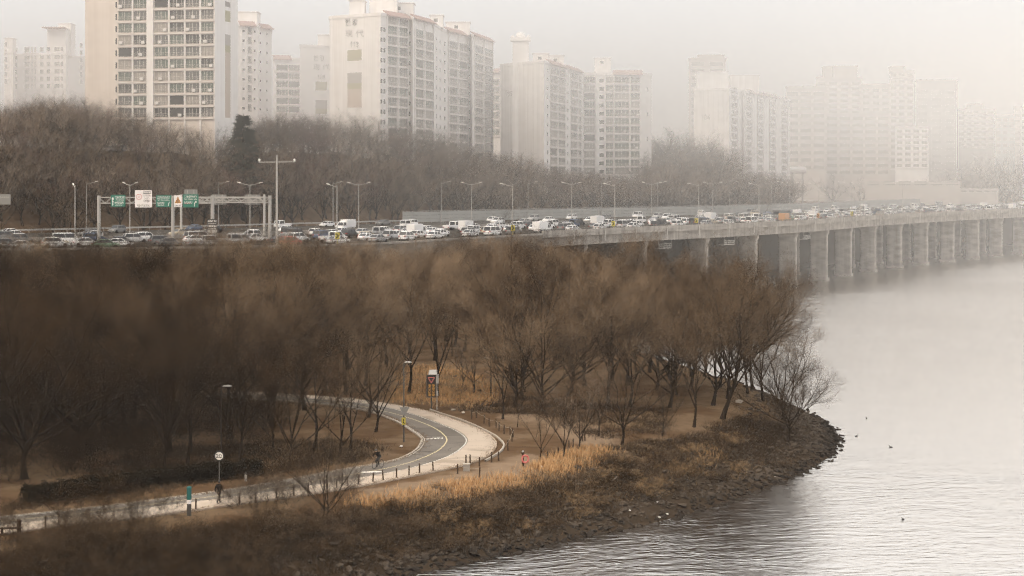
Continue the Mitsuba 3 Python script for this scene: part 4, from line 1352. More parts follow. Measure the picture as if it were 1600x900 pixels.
    def roof_edge(self, i, u0, u1, dz=0.0, m='m_trim_pink'):
        f0, f1 = self.fu(i, u0), self.fu(i, u1)
        a, b, ln, ang = self.seg(i)
        p = self.pt(i, (f0 + f1) / 2, self.z1 + 0.42 + dz, 0.45)
        q0, q1 = self.pt(i, f0, 0), self.pt(i, f1, 0)
        mb = MB()
        n = np.array([math.sin(ang), -math.cos(ang), 0])
        o0, o1 = n * 1.1 + [0, 0, self.z1 - 0.15 + dz], n * -1.0 + [0, 0, self.z1 + 1.35 + dz]
        v = [q0 + o0, q1 + o0, q1 + o1, q0 + o1, q0 + o0 + [0, 0, .3], q1 + o0 + [0, 0, .3], q1 + o1 + [0, 0, .3], q0 + o1 + [0, 0, .3]]
        mb.add(v, MB.BF)
        shape(self.n('tiled_eave'), mb, m)


HAN = [[(0.12, 0.05), (0.42, 0.05)], [(0.02, 0.18), (0.52, 0.18)], [(0.27, 0.26), (0.40, 0.32), (0.42, 0.44), (0.27, 0.52), (0.12, 0.44), (0.14, 0.32), (0.27, 0.26)], [(0.70, 0.0), (0.70, 0.68)], [(0.70, 0.32), (0.92, 0.32)], [(0.15, 0.66), (0.15, 0.98), (0.85, 0.98)]]
GANG = [[(0.05, 0.08), (0.48, 0.08), (0.42, 0.32), (0.08, 0.52)], [(0.70, 0.0), (0.70, 0.56)], [(0.70, 0.28), (0.92, 0.28)], [(0.48, 0.60), (0.68, 0.66), (0.74, 0.80), (0.62, 0.94), (0.44, 0.98), (0.26, 0.92), (0.18, 0.80), (0.28, 0.66), (0.48, 0.60)]]
HYUN = [[(0.02, 0.12), (0.36, 0.12)], [(0.04, 0.45), (0.34, 0.45)], [(0.0, 0.85), (0.38, 0.74)], [(0.19, 0.12), (0.19, 0.80)], [(0.50, 0.05), (0.50, 0.60), (0.90, 0.60), (0.90, 0.05), (0.50, 0.05)], [(0.50, 0.23), (0.90, 0.23)], [(0.50, 0.42), (0.90, 0.42)], [(0.60, 0.60), (0.55, 0.85), (0.40, 1.0)], [(0.76, 0.60), (0.76, 0.95), (0.98, 0.95), (1.0, 0.80)]]
DAE = [[(0.30, 0.0), (0.18, 0.30), (0.0, 0.52)], [(0.18, 0.30), (0.18, 1.0)], [(0.34, 0.36), (0.98, 0.28)], [(0.58, 0.02), (0.64, 0.50), (0.78, 0.84), (0.96, 0.98), (1.0, 0.78)], [(0.78, 0.04), (0.90, 0.14)]]
DIG = {'0': [[(0.5, 0), (0.9, 0.2), (0.9, 0.8), (0.5, 1), (0.1, 0.8), (0.1, 0.2), (0.5, 0)]], '1': [[(0.25, 0.2), (0.55, 0.0), (0.55, 1.0)]], '2': [[(0.1, 0.2), (0.5, 0), (0.9, 0.2), (0.85, 0.45), (0.1, 1), (0.92, 1)]],
       '3': [[(0.1, 0.12), (0.5, 0), (0.88, 0.2), (0.5, 0.47), (0.9, 0.72), (0.5, 1), (0.1, 0.88)]], '4': [[(0.7, 1), (0.7, 0), (0.08, 0.7), (0.95, 0.7)]], '5': [[(0.88, 0), (0.2, 0), (0.14, 0.45), (0.55, 0.38), (0.9, 0.65), (0.55, 1), (0.1, 0.9)]],
       '8': [[(0.5, 0), (0.85, 0.22), (0.5, 0.47), (0.12, 0.74), (0.5, 1), (0.88, 0.74), (0.5, 0.47), (0.15, 0.22), (0.5, 0)]], '9': [[(0.85, 0.4), (0.45, 0.55), (0.12, 0.28), (0.45, 0), (0.85, 0.2), (0.82, 0.7), (0.45, 1), (0.15, 0.9)]]}


def digits(text):
    out = []
    n = len(text)
    for i, ch in enumerate(text):
        out += [[((x * 0.72 + i + 0.14) / n, y) for x, y in line] for line in DIG[ch]]
    return out


def levels(v_first, step, n, y):
    """floor heights from the photo: the first floor line's row, the rows between floors, how many"""
    return [H - (v_first + step * k - V0) * y / FOC for k in range(n)]


GL = ('m_glass_mid', 'm_glass_mid', 'm_glass_dark', 'm_curtain', 'm_glass_green')

# the tall tower at the left
B = Block('apartment_tower', 'cream apartment tower cut off by the top edge, air conditioners on its balconies', [(133, 486), (184, 482), (335, 476), (371, 493)], 30, 78.5, 15, 'm_beige')
zs = levels(13.5, 19.05, 10, 478)
zs = [zs[0] + 3.03] + zs
B.bays(1, [(185, 206.5), (209, 229.5)], zs, 'wide', 2.35, 0.30, GL, 1, ac=0.5)
B.bays(1, [(241.5, 263.5), (265.5, 288.5), (290, 312.5), (314.5, 334)], zs, 'wide', 2.35, 0.30, GL, 2, ac=0.45)
for u, w in ((207.8, 0.35), (264.5, 0.4), (289.3, 0.4), (313.5, 0.4)):
    B.pilaster(1, u, w, out=0.45)
B.pilaster(1, 235.5, 1.75, out=0.6)
for z in zs:
    shape(B.n('slit_window'), MB().box(B.pt(0, B.fu(0, 181.8), z + 1.3, 0.02), [0.42, 0.08, 1.5], B.seg(0)[3]), 'm_glass_dark')
shape(B.n('gable_cladding'), MB().box(B.pt(2, 0.5, 54.2, 0.06), [B.seg(2)[2] - 0.1, 0.12, 48.0], B.seg(2)[3]), 'm_wall')
for v0, v1, m in ((3, 11, 'm_letter_pale'), (17, 34, 'm_olive'), (54, 71, 'm_greypaint'), (71, 82, 'm_olive'), (82, 184, 'm_tan')):
    B.panel(2, 351, 359, v0, v1, m, out=0.16)

# block behind the tower
B = Block('apartment_block', 'slim pale block with a column of stair windows right behind the tall tower', [(366, 596), (403, 600), (405, 606), (424.5, 612)], 30, 76.5, 14)
zs = levels(56, 15, 9, 600)
B.bays(0, [(387, 393)], zs, 'half', 2.3, 0.3, ('m_glass_mid', 'm_glass_dark'), 3, band=False)
for i, us in ((0, (380.5, 397.5)), (2, (404.8 + 2, 417))):
    for u in us:
        for z in zs:
            shape(B.n('small_window'), MB().box(B.pt(i, B.fu(i, u), z + 1.3, 0.02), [0.75 if i == 0 else 0.6, 0.08, 0.75], B.seg(i)[3]), 'm_glass_dark')
for u in (384.5, 395.2, 377):
    B.pilaster(0, u, 0.35, out=0.3)
B.roof_edge(0, 374, 399)
B.roof_edge(2, 406, 424)
B.roofbox(370, 402, 604, 19, 8)

# far left block
B = Block('apartment_block', 'pale hazy block with a pink-roofed stair tower at the far left', [(7, 775), (20, 772), (24, 790), (103, 784), (106, 800), (136, 806)], 30, 80, 14)
zs = levels(82, 11.5, 6, 784)
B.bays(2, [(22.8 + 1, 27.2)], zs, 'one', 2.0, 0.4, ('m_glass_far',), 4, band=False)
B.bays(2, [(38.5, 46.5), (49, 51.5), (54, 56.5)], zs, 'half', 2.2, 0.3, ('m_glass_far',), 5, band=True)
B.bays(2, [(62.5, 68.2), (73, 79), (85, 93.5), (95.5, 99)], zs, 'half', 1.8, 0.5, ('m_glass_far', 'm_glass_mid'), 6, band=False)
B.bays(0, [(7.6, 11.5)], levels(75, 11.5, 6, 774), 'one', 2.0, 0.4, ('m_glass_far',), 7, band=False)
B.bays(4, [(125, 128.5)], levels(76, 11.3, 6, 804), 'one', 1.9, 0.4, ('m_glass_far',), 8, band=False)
B.roofbox(74, 103, 792, 45, 9)
B.roofbox(91, 111, 798, 37, 8, 'm_wall', 'roof_fin')
B.roofbox(7, 19.5, 778, 60, 6, 'm_wall')
shape(B.n('roof_slab'), MB().box(atY(86, 43.8, 791), [9.0, 8.0, 0.35]), 'm_trim_pink')

# the banded block left of the numbered gables
B = Block('apartment_block', 'dark-banded block with a pink eave left of the gable numbered 109', [(427, 690), (469, 694)], 28, 72, 13)
zs = levels(112, 13.0, 6, 692)
B.bays(0, [(431.5, 450), (451, 468)], zs, 'wide', 2.2, 0.3, ('m_glass_mid', 'm_glass_dark', 'm_glass_dark'), 9)
B.roof_edge(0, 427, 455)

# gable 109
B = Block('apartment_block', 'cream gable wall lettered 109 with olive painted squares', [(469, 640), (520, 646), (560, 668)], 28, 73.2, 14)
B.strokes(0, 490, 86.5, 8, 8, HAN, 0.22, 'm_letter_pale')
B.strokes(0, 499.5, 86.5, 8, 8, GANG, 0.22, 'm_letter_pale')
B.strokes(0, 490, 100, 9.5, 9, HYUN, 0.20, 'm_letter_pale')
B.strokes(0, 504, 100, 11, 9, DAE, 0.20, 'm_letter_pale')
B.strokes(0, 495.5, 117, 13, 6.5, digits('109'), 0.22, 'm_letter_pale')
for v0, v1, m in ((127.5, 141.5, 'm_olive'), (156.5, 170, 'm_greypaint'), (170, 178, 'm_olive')):
    B.panel(0, 493, 511, v0, v1, m)
B.roofbox(497, 516, 644, 55, 8)

# the stepped long block, 113
B = Block('apartment_block', 'long stepped cream block with the gable lettered 113 and rows of balconies', [(515, 556), (594.5, 544), (641, 560), (645, 557.5), (678, 577), (691, 600), (734, 627), (738, 622), (769.5, 652)], 26, 75.3, 12.5)
zs = levels(37.8, 16.05, 14, 546)
for i, cols, seed in ((1, [(604.5, 619.5), (622, 637)], 11), (3, [(647, 661), (663.5, 677)], 12)):
    B.bays(i, cols, [z for z in zs][1 if i == 3 else 0:], 'wide', 2.45, 0.28, GL, seed)
for i, cols, seed in ((5, [(699.5, 714), (716, 731.5)], 13), (7, [(740.5, 754), (756, 769)], 14)):
    B.bays(i, cols, [z for z in zs][1:], 'wide', 2.45, 0.28, GL, seed)
for i, u in ((1, 621), (3, 662.3), (5, 715), (7, 755)):
    B.pilaster(i, u, 0.35, out=0.6)
    B.pilaster(i, u - 17 if i == 1 else u - 14.8, 0.3, out=0.5)
    B.pilaster(i, u + 15.6 if i in (1, 5) else u + 13.8, 0.3, out=0.5)
for i, us in ((1, (595.8, 600.5)), (4, (681.5, 687.5)), (5, (694.8,)), (1, (640,)), (5, (733.2,))):
    for u in us:
        for z in zs[1:]:
            f = B.fu(i, u)
            if 0 < f < 1:
                shape(B.n('small_window'), MB().box(B.pt(i, f, z + 1.35, 0.03), [0.9, 0.1, 1.25], B.seg(i)[3]), 'm_glass_dark')
for i, u0, u1 in ((1, 603, 640), (3, 646, 678), (5, 697, 733), (7, 739, 769.3)):
    B.roof_edge(i, u0, u1)
B.strokes(0, 540, 30, 8.5, 9.5, HAN, 0.30)
B.strokes(0, 550.5, 30, 8.5, 9.5, GANG, 0.30)
B.strokes(0, 540, 47, 11, 10.5, HYUN, 0.20, 'm_letter_pale')
B.strokes(0, 556, 47, 12.5, 10.5, DAE, 0.20, 'm_letter_pale')
B.strokes(0, 547, 65.5, 14, 8, digits('113'), 0.22, 'm_letter_pale')
for v0, v1, m in ((78, 95, 'm_olive'), (113.5, 130, 'm_greypaint'), (130, 139, 'm_olive'), (139, 168, 'm_tan')):
    B.panel(0, 543, 565, v0, v1, m)
B.roofbox(546, 569, 552, 1, 7)
B.roofbox(577, 620, 556, -4, 8)
B.roofbox(605, 646, 562, 5, 7, windows=1)
B.roofbox(672, 692, 592, 24, 7, windows=1)
B.roofbox(697, 734, 622, 35, 7, windows=1)

# banded block between
B = Block('apartment_block', 'dark-banded block glimpsed between the stepped block and the gable with the chimney', [(757, 700), (783, 694)], 26, 67.5, 12)
B.bays(0, [(769.5, 781)], levels(134.5, 13.1, 7, 696), 'wide', 2.3, 0.25, ('m_glass_mid', 'm_glass_green', 'm_glass_dark'), 15)
B.roof_edge(0, 768, 782)

# block 105 with the chimney
B = Block('apartment_block', 'cream block with a chimney, its gable numbered 105 and its facade bent towards the river', [(782, 640), (850, 620), (908.5, 682), (911.5, 690), (1000.5, 692), (1018, 696)], 22, 66.6, 12.5)
zs = levels(131, 12.95, 12, 690)
zl = levels(121, 14.0, 12, 640)
for cols, seed in (([(859.5, 870), (872, 883)], 21), ([(891.5, 901), (903, 908)], 22)):
    B.bays(1, cols, zs, 'wide', 2.35, 0.28, ('m_glass_mid', 'm_glass_mid', 'm_curtain', 'm_glass_dark'), seed)
B.bays(3, [(912.3, 929.8)], zs, 'wide', 2.35, 0.28, GL, 23)
B.bays(3, [(946.5, 958), (960, 983), (985, 999.5)], zs, 'wide', 2.35, 0.28, GL, 24, ac=0.15)
for i, u, w in ((3, 931, 0.4), (3, 945.2, 0.4), (3, 959, 0.3), (3, 984, 0.5), (1, 871, 0.3), (1, 902, 0.3)):
    B.pilaster(i, u, w, out=0.5)
for z in zs:
    shape(B.n('small_window'), MB().box(B.pt(3, B.fu(3, 940), z + 1.2, 0.03), [1.6, 0.1, 1.3], B.seg(3)[3]), 'm_glass_dark')
    for u in (848.3, 855.5, 887):
        f = B.fu(1, u) if u > 850.5 else None
        if f is not None and 0 < f < 1:
            shape(B.n('small_window'), MB().box(B.pt(1, f, z + 1.2, 0.03), [1.1, 0.1, 1.2], B.seg(1)[3]), 'm_glass_dark')
    if True:
        shape(B.n('small_window'), MB().box(B.pt(4, 0.65, z + 1.2, 0.03), [0.35, 0.1, 1.6], B.seg(4)[3]), 'm_glass_mid') if zs.index(z) % 3 == 1 else None
B.roof_edge(3, 958, 1004)
B.roof_edge(1, 857, 884)
B.roof_edge(1, 888, 908)
B.strokes(0, 789, 142.5, 12.5, 7.5, digits('105'), 0.24, 'm_letter_pale')
B.roofbox(930, 954, 698, 91, 6, windows=1)
B.roofbox(833, 857, 634, 84, 6, windows=1)
B.roofbox(858, 881, 650, 87, 6, windows=1)
ch = MB()
c = atY(813.5, 100, 632)
hw = 25 / FOC * 632 / 2
zt = H - (58 - V0) * 632 / FOC
ch.box([c[0], 634, (26 + zt) / 2], [hw * 2, 4.6, zt - 26])
ch.box([c[0], 634, zt - 0.6], [hw * 2 + 1.4, 6.0, 1.3], 0, 0.97)
ch.lathe([(1.5, zt), (1.5, zt + 0.8), (1.1, zt + 1.5), (0, zt + 1.8)], (c[0], 634, 0), 12)
for dx in (-2.6, 2.6):
    ch.box([c[0] + dx, 634, zt + 0.4], [0.7, 0.9, 0.8])
shape(B.n('chimney'), ch, 'm_wall')

# block 104 in the fog
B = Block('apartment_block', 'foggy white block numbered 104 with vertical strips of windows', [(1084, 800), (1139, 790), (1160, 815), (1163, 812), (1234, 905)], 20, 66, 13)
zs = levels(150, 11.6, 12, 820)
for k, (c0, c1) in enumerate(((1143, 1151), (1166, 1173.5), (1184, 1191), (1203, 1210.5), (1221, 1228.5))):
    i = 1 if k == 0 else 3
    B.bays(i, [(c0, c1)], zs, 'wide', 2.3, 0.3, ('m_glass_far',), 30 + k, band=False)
    B.pilaster(i, c0 - 1.2, 0.4, out=0.5)
    B.pilaster(i, c1 + 1.0, 0.4, out=0.5)
B.strokes(0, 1095, 179.5, 15, 8, digits('104'), 0.24, 'm_letter_pale')
B.roofbox(1090, 1138, 800, 112, 9)
B.roofbox(1141, 1186, 830, 118, 9)
B.roof_edge(3, 1170, 1215)


def tower(label, u0, u1, v_top, y, wall, cols=0, rows=0, v_row=0, step=0, glass='m_glass_far', z0=16, band=False, cat='tower block', roof=None, depth=18, kind='one', fill=0.72):
    B = Block('distant_tower', label, [(u0, y), (u1, y)], z0, H - (v_top - V0) * y / FOC, depth, wall, cat)
    if cols:
        w = (u1 - u0) / cols
        zs = levels(v_row, step, rows, y)
        hh = step * y / FOC * 0.55
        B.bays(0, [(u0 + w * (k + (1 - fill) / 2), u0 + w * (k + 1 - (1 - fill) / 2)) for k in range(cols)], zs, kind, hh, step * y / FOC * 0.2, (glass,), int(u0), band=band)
    for r in roof or ():
        B.roofbox(*r[:2], y + 2, r[2], 8, wall)
    return B


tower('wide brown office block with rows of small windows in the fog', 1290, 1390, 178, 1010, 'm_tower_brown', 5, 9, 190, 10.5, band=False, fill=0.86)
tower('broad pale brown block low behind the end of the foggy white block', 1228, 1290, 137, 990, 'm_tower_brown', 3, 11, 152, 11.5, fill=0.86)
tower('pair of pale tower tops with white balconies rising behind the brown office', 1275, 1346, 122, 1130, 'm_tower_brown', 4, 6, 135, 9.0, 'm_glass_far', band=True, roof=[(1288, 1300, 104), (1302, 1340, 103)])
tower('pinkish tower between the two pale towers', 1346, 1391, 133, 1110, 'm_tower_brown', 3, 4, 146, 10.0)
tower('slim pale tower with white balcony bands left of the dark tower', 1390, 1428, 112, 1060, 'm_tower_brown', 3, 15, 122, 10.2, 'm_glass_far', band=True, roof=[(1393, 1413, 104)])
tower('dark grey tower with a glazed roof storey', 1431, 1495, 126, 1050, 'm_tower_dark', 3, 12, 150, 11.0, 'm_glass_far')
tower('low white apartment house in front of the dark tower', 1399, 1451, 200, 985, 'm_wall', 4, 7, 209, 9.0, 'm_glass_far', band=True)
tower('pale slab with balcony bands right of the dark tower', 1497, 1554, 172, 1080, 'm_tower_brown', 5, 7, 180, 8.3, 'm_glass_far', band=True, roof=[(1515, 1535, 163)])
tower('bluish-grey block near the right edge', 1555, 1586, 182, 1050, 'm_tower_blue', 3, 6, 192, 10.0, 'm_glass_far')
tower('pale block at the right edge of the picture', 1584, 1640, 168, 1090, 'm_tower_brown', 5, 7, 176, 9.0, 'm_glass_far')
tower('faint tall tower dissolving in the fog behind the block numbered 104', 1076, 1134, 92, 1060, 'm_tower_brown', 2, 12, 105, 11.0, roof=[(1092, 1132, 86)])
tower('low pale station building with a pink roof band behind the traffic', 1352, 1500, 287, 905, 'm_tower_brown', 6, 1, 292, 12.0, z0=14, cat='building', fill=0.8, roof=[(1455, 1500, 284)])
tower('low flat building behind the barrier at the right', 1500, 1560, 297, 930, 'm_tower_brown', 5, 1, 302, 8.0, z0=14, cat='building')
# water tank lying beside block 104
tank = MB()
c = atY(1246, 266, 920)
tank.lathe([(0, -4.2), (1.2, -4.1), (1.75, -3.5), (1.75, 3.5), (1.2, 4.1), (0, 4.2)], (c[0], 920, c[2]), 14, 0)
shape('water_tank__body', tank, 'm_white')
L('water_tank', 'white cylindrical tank lying beside the foggy block numbered 104', 'water tank')
mb = MB()
for dx in (-2.5, 2.5):
    mb.box([c[0] + dx, 920, (c[2] + 14) / 2 - 0.8], [0.6, 2.0, c[2] - 14 - 1.0])
shape('water_tank__stand', mb, 'm_concrete')
# ------------------------------------------------------------------ the traffic
PAINTS = {'white': (0.74, 0.73, 0.72), 'silver': (0.44, 0.435, 0.43), 'grey': (0.16, 0.158, 0.155), 'black': (0.022, 0.022, 0.023), 'red': (0.42, 0.06, 0.055), 'beige': (0.42, 0.36, 0.27), 'orange': (0.50, 0.28, 0.14), 'green': (0.20, 0.30, 0.20), 'blue': (0.07, 0.10, 0.16)}
for c, rgb in PAINTS.items():
    mat('m_paint_' + c, rgb, 0.35, clearcoat=0.6, clearcoat_gloss=0.9)


def wheel_mesh(r=0.31, w=0.21):
    mb = MB()
    mb.lathe([(0, -w / 2), (r * 0.9, -w / 2), (r, -w / 2 + 0.03), (r, w / 2 - 0.03), (r * 0.9, w / 2), (0, w / 2)], n=12, axis=1)
    return mb


def mirrored(pts):
    return [(x, s * y, z) for x, y, z in pts for s in (-1, 1)]


def car_parts(kind):
    """body, windows, wheels, lights of one vehicle standing at the origin and facing +x"""
    body, glass, head, tail, extra = MB(), MB(), MB(), MB(), None
    if kind in ('sedan', 'hatchback', 'suv', 'van'):
        Ln, W, Hh, belt, cowl, wtop, rtop, rbase = {'sedan': (4.75, 0.90, 1.46, 0.93, 1.05, 0.35, -1.05, -1.80), 'hatchback': (3.9, 0.84, 1.50, 0.95, 1.05, 0.45, -1.45, -1.85),
                                                    'suv': (4.6, 0.93, 1.72, 1.05, 1.05, 0.45, -1.75, -2.15), 'van': (5.1, 0.95, 1.95, 1.10, 1.75, 1.15, -2.30, -2.48)}[kind]
        h = Ln / 2
        body.hull(mirrored([(h, 0.62 * W, 0.32), (h - 0.03, 0.66 * W, 0.66), (h - 0.25, 0.9 * W, 0.30), (h - 0.22, 0.88 * W, 0.70), (cowl, 0.92 * W, belt - 0.02), (cowl, W, 0.55), (h - 0.6, W, 0.55), (-h + 0.5, W, 0.58), (rbase + 0.1, 0.94 * W, belt), (-h + 0.12, 0.84 * W, belt - 0.06),
                            (-h, 0.7 * W, 0.68), (-h + 0.02, 0.7 * W, 0.34), (-h + 0.25, 0.92 * W, 0.30), (0, W, 0.24), (0, 0.97 * W, belt - 0.05)]))
        rw = 0.70 * W if kind != 'van' else 0.80 * W
        glass.hull(mirrored([(cowl, 0.86 * W, belt - 0.03), (rbase, 0.86 * W, belt - 0.03), (wtop, rw, Hh - 0.06), (rtop, rw, Hh - 0.06)]))
        body.hull(mirrored([(wtop + 0.06, rw + 0.02, Hh - 0.07), (rtop - 0.06, rw + 0.02, Hh - 0.07), (wtop - 0.35, rw - 0.1, Hh), (rtop + 0.3, rw - 0.1, Hh)]))
        for s in (-1, 1):
            for xa, xb in ((cowl + 0.02, wtop + 0.03), (rbase - 0.02, rtop - 0.03)):
                body.beam([xa, s * 0.875 * W, belt - 0.03], [xb, s * (rw + 0.015), Hh - 0.05], 0.10, 0.07)
            xm = (cowl + rbase) / 2 + 0.1
            body.beam([xm, s * 0.885 * W, belt - 0.03], [(wtop + rtop) / 2 + 0.12, s * (rw + 0.02), Hh - 0.05], 0.12, 0.05)
            body.box([cowl - 0.25, s * (W + 0.10), belt + 0.06], [0.16, 0.20, 0.14])
            head.box([h - 0.10, s * 0.66 * W, 0.64], [0.20, 0.36, 0.14])
            tail.box([-h + 0.09, s * 0.66 * W, belt - 0.20], [0.16, 0.34, 0.18])
        ax = (h - 0.88, -h + 0.85)
        wr = 0.31 if kind in ('sedan', 'hatchback') else 0.35
    elif kind in ('pickup', 'truck'):
        Ln, W, Hh = (5.1, 0.88, 1.98)
        h = Ln / 2
        c1 = 0.35 if kind == 'pickup' else 1.15
        body.hull(mirrored([(h, 0.86 * W, 0.45), (h - 0.02, 0.86 * W, 0.98), (h - 0.15, 0.92 * W, 0.35), (c1, 0.94 * W, 0.40), (c1, 0.94 * W, 1.15), (h - 0.1, 0.90 * W, 1.12)]))
        glass.hull(mirrored([(h - 0.08, 0.86 * W, 1.08), (c1 + 0.02, 0.88 * W, 1.08), (h - 0.55, 0.78 * W, Hh - 0.1), (c1 + 0.05, 0.80 * W, Hh - 0.1)]))
        body.hull(mirrored([(h - 0.50, 0.80 * W, Hh - 0.12), (c1 - 0.02, 0.83 * W, Hh - 0.12), (h - 0.7, 0.70 * W, Hh), (c1 + 0.1, 0.72 * W, Hh)]))
        for s in (-1, 1):
            body.beam([h - 0.06, s * 0.88 * W, 1.08], [h - 0.52, s * 0.80 * W, Hh - 0.08], 0.10, 0.07)
            body.beam([c1 + 0.02, s * 0.90 * W, 1.08], [c1 + 0.02, s * 0.82 * W, Hh - 0.08], 0.22, 0.06)
            head.box([h - 0.04, s * 0.66 * W, 0.78], [0.12, 0.32, 0.18])
            tail.box([-h + 0.05, s * 0.72 * W, 0.72], [0.10, 0.26, 0.16])
        extra = MB()
        extra.box([(c1 - h) / 2, 0, 0.62], [c1 + h - 0.1, 1.2, 0.25])
        if kind == 'pickup':
            for s in (-1, 1):
                extra.box([(c1 - h) / 2 - 0.05, s * W * 0.94, 1.0], [c1 + h - 0.2, 0.06, 0.42])
            extra.box([-h + 0.05, 0, 1.0], [0.06, 1.86 * W, 0.42])
            extra.box([(c1 - h) / 2 - 0.05, 0, 0.80], [c1 + h - 0.25, 1.84 * W, 0.06])
        else:
            extra.box([(c1 - h) / 2 - 0.05, 0, 1.62], [c1 + h - 0.15, 2.05 * W, 1.75])
        ax, wr = (h - 0.75, -h + 1.05), 0.33
    elif kind == 'bus':
        Ln, W, Hh = 10.8, 1.24, 3.2
        h = Ln / 2
        body.hull(mirrored([(h, 0.9 * W, 0.4), (h - 0.12, 0.92 * W, Hh - 0.2), (h - 0.2, W, 0.35), (h - 0.3, 0.96 * W, Hh - 0.1), (-h, 0.94 * W, 0.4), (-h, 0.94 * W, Hh - 0.15), (-h + 0.2, W, 0.35), (-h + 0.2, 0.97 * W, Hh), (h - 0.6, 0.92 * W, Hh)]))
        for s in (-1, 1):
            for k in range(6):
                glass.box([-h + 1.1 + k * 1.6, s * W * 0.985, 2.1], [1.42, 0.09, 0.95])
            head.box([h - 0.05, s * 0.72 * W, 0.75], [0.14, 0.36, 0.22])
            tail.box([-h + 0.03, s * 0.75 * W, 0.95], [0.10, 0.28, 0.3])
        glass.box([h - 0.07, 0, 2.0], [0.10, 2.0, 1.3])
        glass.box([-h + 0.02, 0, 2.2], [0.08, 1.8, 0.8])
        ax, wr = (h - 2.3, -h + 2.6), 0.48
    w = wheel_mesh(wr, 0.22).mesh()
    wheels = [(w[0] + [x, s * (W - 0.09 if kind not in ('pickup', 'truck') else 0.74), wr], w[1]) for x in ax for s in (-1, 1)]
    return body, glass, wheels, head, tail, extra


_car = {}


def car_group(kind, paint):
    name = f'car_{kind}_{paint}'
    if name not in scene:
        if kind not in _car:
            b, g, wh, hd, tl, ex = car_parts(kind)
            _car[kind] = dict(body=mikit.ply(b.mesh(), 'm_tyre', 25), windows=mikit.ply(g.mesh(), 'm_car_glass'), **{f'{n}{x}': mikit.ply((np.concatenate([np.array(m.v[j]) for j in (i,)]), MB.BF), q) for n, m, q in (('headlight', hd, 'm_lamp_glass'), ('tail_light', tl, 'm_tail')) for i, x in ((0, ''), (1, '_001'))},
                              **{('wheel' if i == 0 else f'wheel_{i:03d}'): mikit.ply(m, 'm_tyre', 30) for i, m in enumerate(wh)}, **({'cargo_bed': mikit.ply(ex.mesh(), 'm_tyre')} if ex else {}))
        p = dict(_car[kind])
        p['body'] = {**p['body'], 'bsdf': {'type': 'ref', 'id': 'm_paint_' + paint}}
        if 'cargo_bed' in p:
            p['cargo_bed'] = {**p['cargo_bed'], 'bsdf': {'type': 'ref', 'id': 'm_paint_' + (paint if kind == 'pickup' else 'orange' if paint == 'orange' else 'white')}}
        scene[name] = {'type': 'shapegroup', **p}
    return name


rngc = np.random.default_rng(21)
KIND = ['sedan'] * 10 + ['hatchback'] * 3 + ['suv'] * 6 + ['van'] * 2 + ['pickup'] * 2 + ['truck']
COLOUR = ['white'] * 14 + ['silver'] * 5 + ['grey'] * 3 + ['black'] * 3 + ['beige', 'blue']
SPECIAL = {  # (lane, photo column): what stands there
    (1, 470): ('hatchback', 'red'), (2, 490): ('pickup', 'white'), (1, 640): ('suv', 'white'), (3, 640): ('truck', 'white'), (1, 812): ('suv', 'grey'), (1, 1233): ('truck', 'orange'), (3, 1222): ('bus', 'grey'), (2, 1244): ('sedan', 'green'),
    (1, 190): ('sedan', 'green'), (2, 30): ('suv', 'white'), (1, 263): ('truck', 'beige'), (1, 150): ('sedan', 'white'), (4, 180): ('sedan', 'grey')}
NAME = {'sedan': 'sedan_car', 'hatchback': 'hatchback_car', 'suv': 'suv_car', 'van': 'van', 'pickup': 'pickup_truck', 'truck': 'box_truck', 'bus': 'bus'}
WORD = {'sedan': 'sedan', 'hatchback': 'hatchback', 'suv': 'tall estate car', 'van': 'van', 'pickup': 'pickup truck', 'truck': 'box truck', 'bus': 'bus'}
CATG = {'sedan': 'car', 'hatchback': 'car', 'suv': 'car', 'van': 'van', 'pickup': 'truck', 'truck': 'truck', 'bus': 'bus'}
n_far = n_car = 0
for lane, t in enumerate((0.055, 0.115, 0.175, 0.245, 0.315, 0.385, 0.60, 0.72, 0.86), 1):
    s, k = s_at_u(-25, t), 0
    s_end = s_at_u(1640, t) if t < 0.5 else s_at_u(1500, t)
    s += rngc.uniform(0, 8)
    spec = [(s_at_u(u, t), v) for (ln, u), v in SPECIAL.items() if ln == lane]
    while s < s_end:
        kind, col = KIND[rngc.integers(len(KIND))], COLOUR[rngc.integers(len(COLOUR))]
        for ss, v in spec:
            if abs(ss - s) < 5.5:
                kind, col = v
                spec = [q for q in spec if q[0] != ss]
                break
        ln = {'bus': 10.8, 'truck': 5.1, 'pickup': 5.1}.get(kind, 4.7)
        p = road(s, t, DECK_Z + 0.008)
        a = road_dir(s) + (math.pi if t > 0.5 else 0) + rngc.normal() * 0.012
        u = pix(p)[0]
        lat = rngc.normal() * 0.25
        p = p + np.array([math.sin(a), -math.cos(a), 0]) * lat
        k += 1
        if u < 1400:
            n_car += 1
            key = inst(numbered(NAME[kind]), car_group(kind, col), place(p, a))
            where = f'{nth(lane)} lane from the river' if t < 0.5 else f'{nth(lane - 6)} lane beyond the median'
            L(key, f'{col} {WORD[kind]} in the {where}, {nth(k)} from its left end', CATG[kind], 'cars in the highway jam')
        else:
            n_far += 1
            inst(f'distant_traffic__{n_far:03d}', car_group(kind, col), place(p, a))
        gap = rngc.uniform(7.0, 15.0) if t < 0.5 else rngc.uniform(16, 48)
        if u > 1150:
            gap = rngc.uniform(6.8, 12.0) if t < 0.5 else gap
        s += ln / 2 + gap - 2.0 + ln * 0.25
L('distant_traffic', 'far queue of pale cars fading into the fog', kind='stuff')
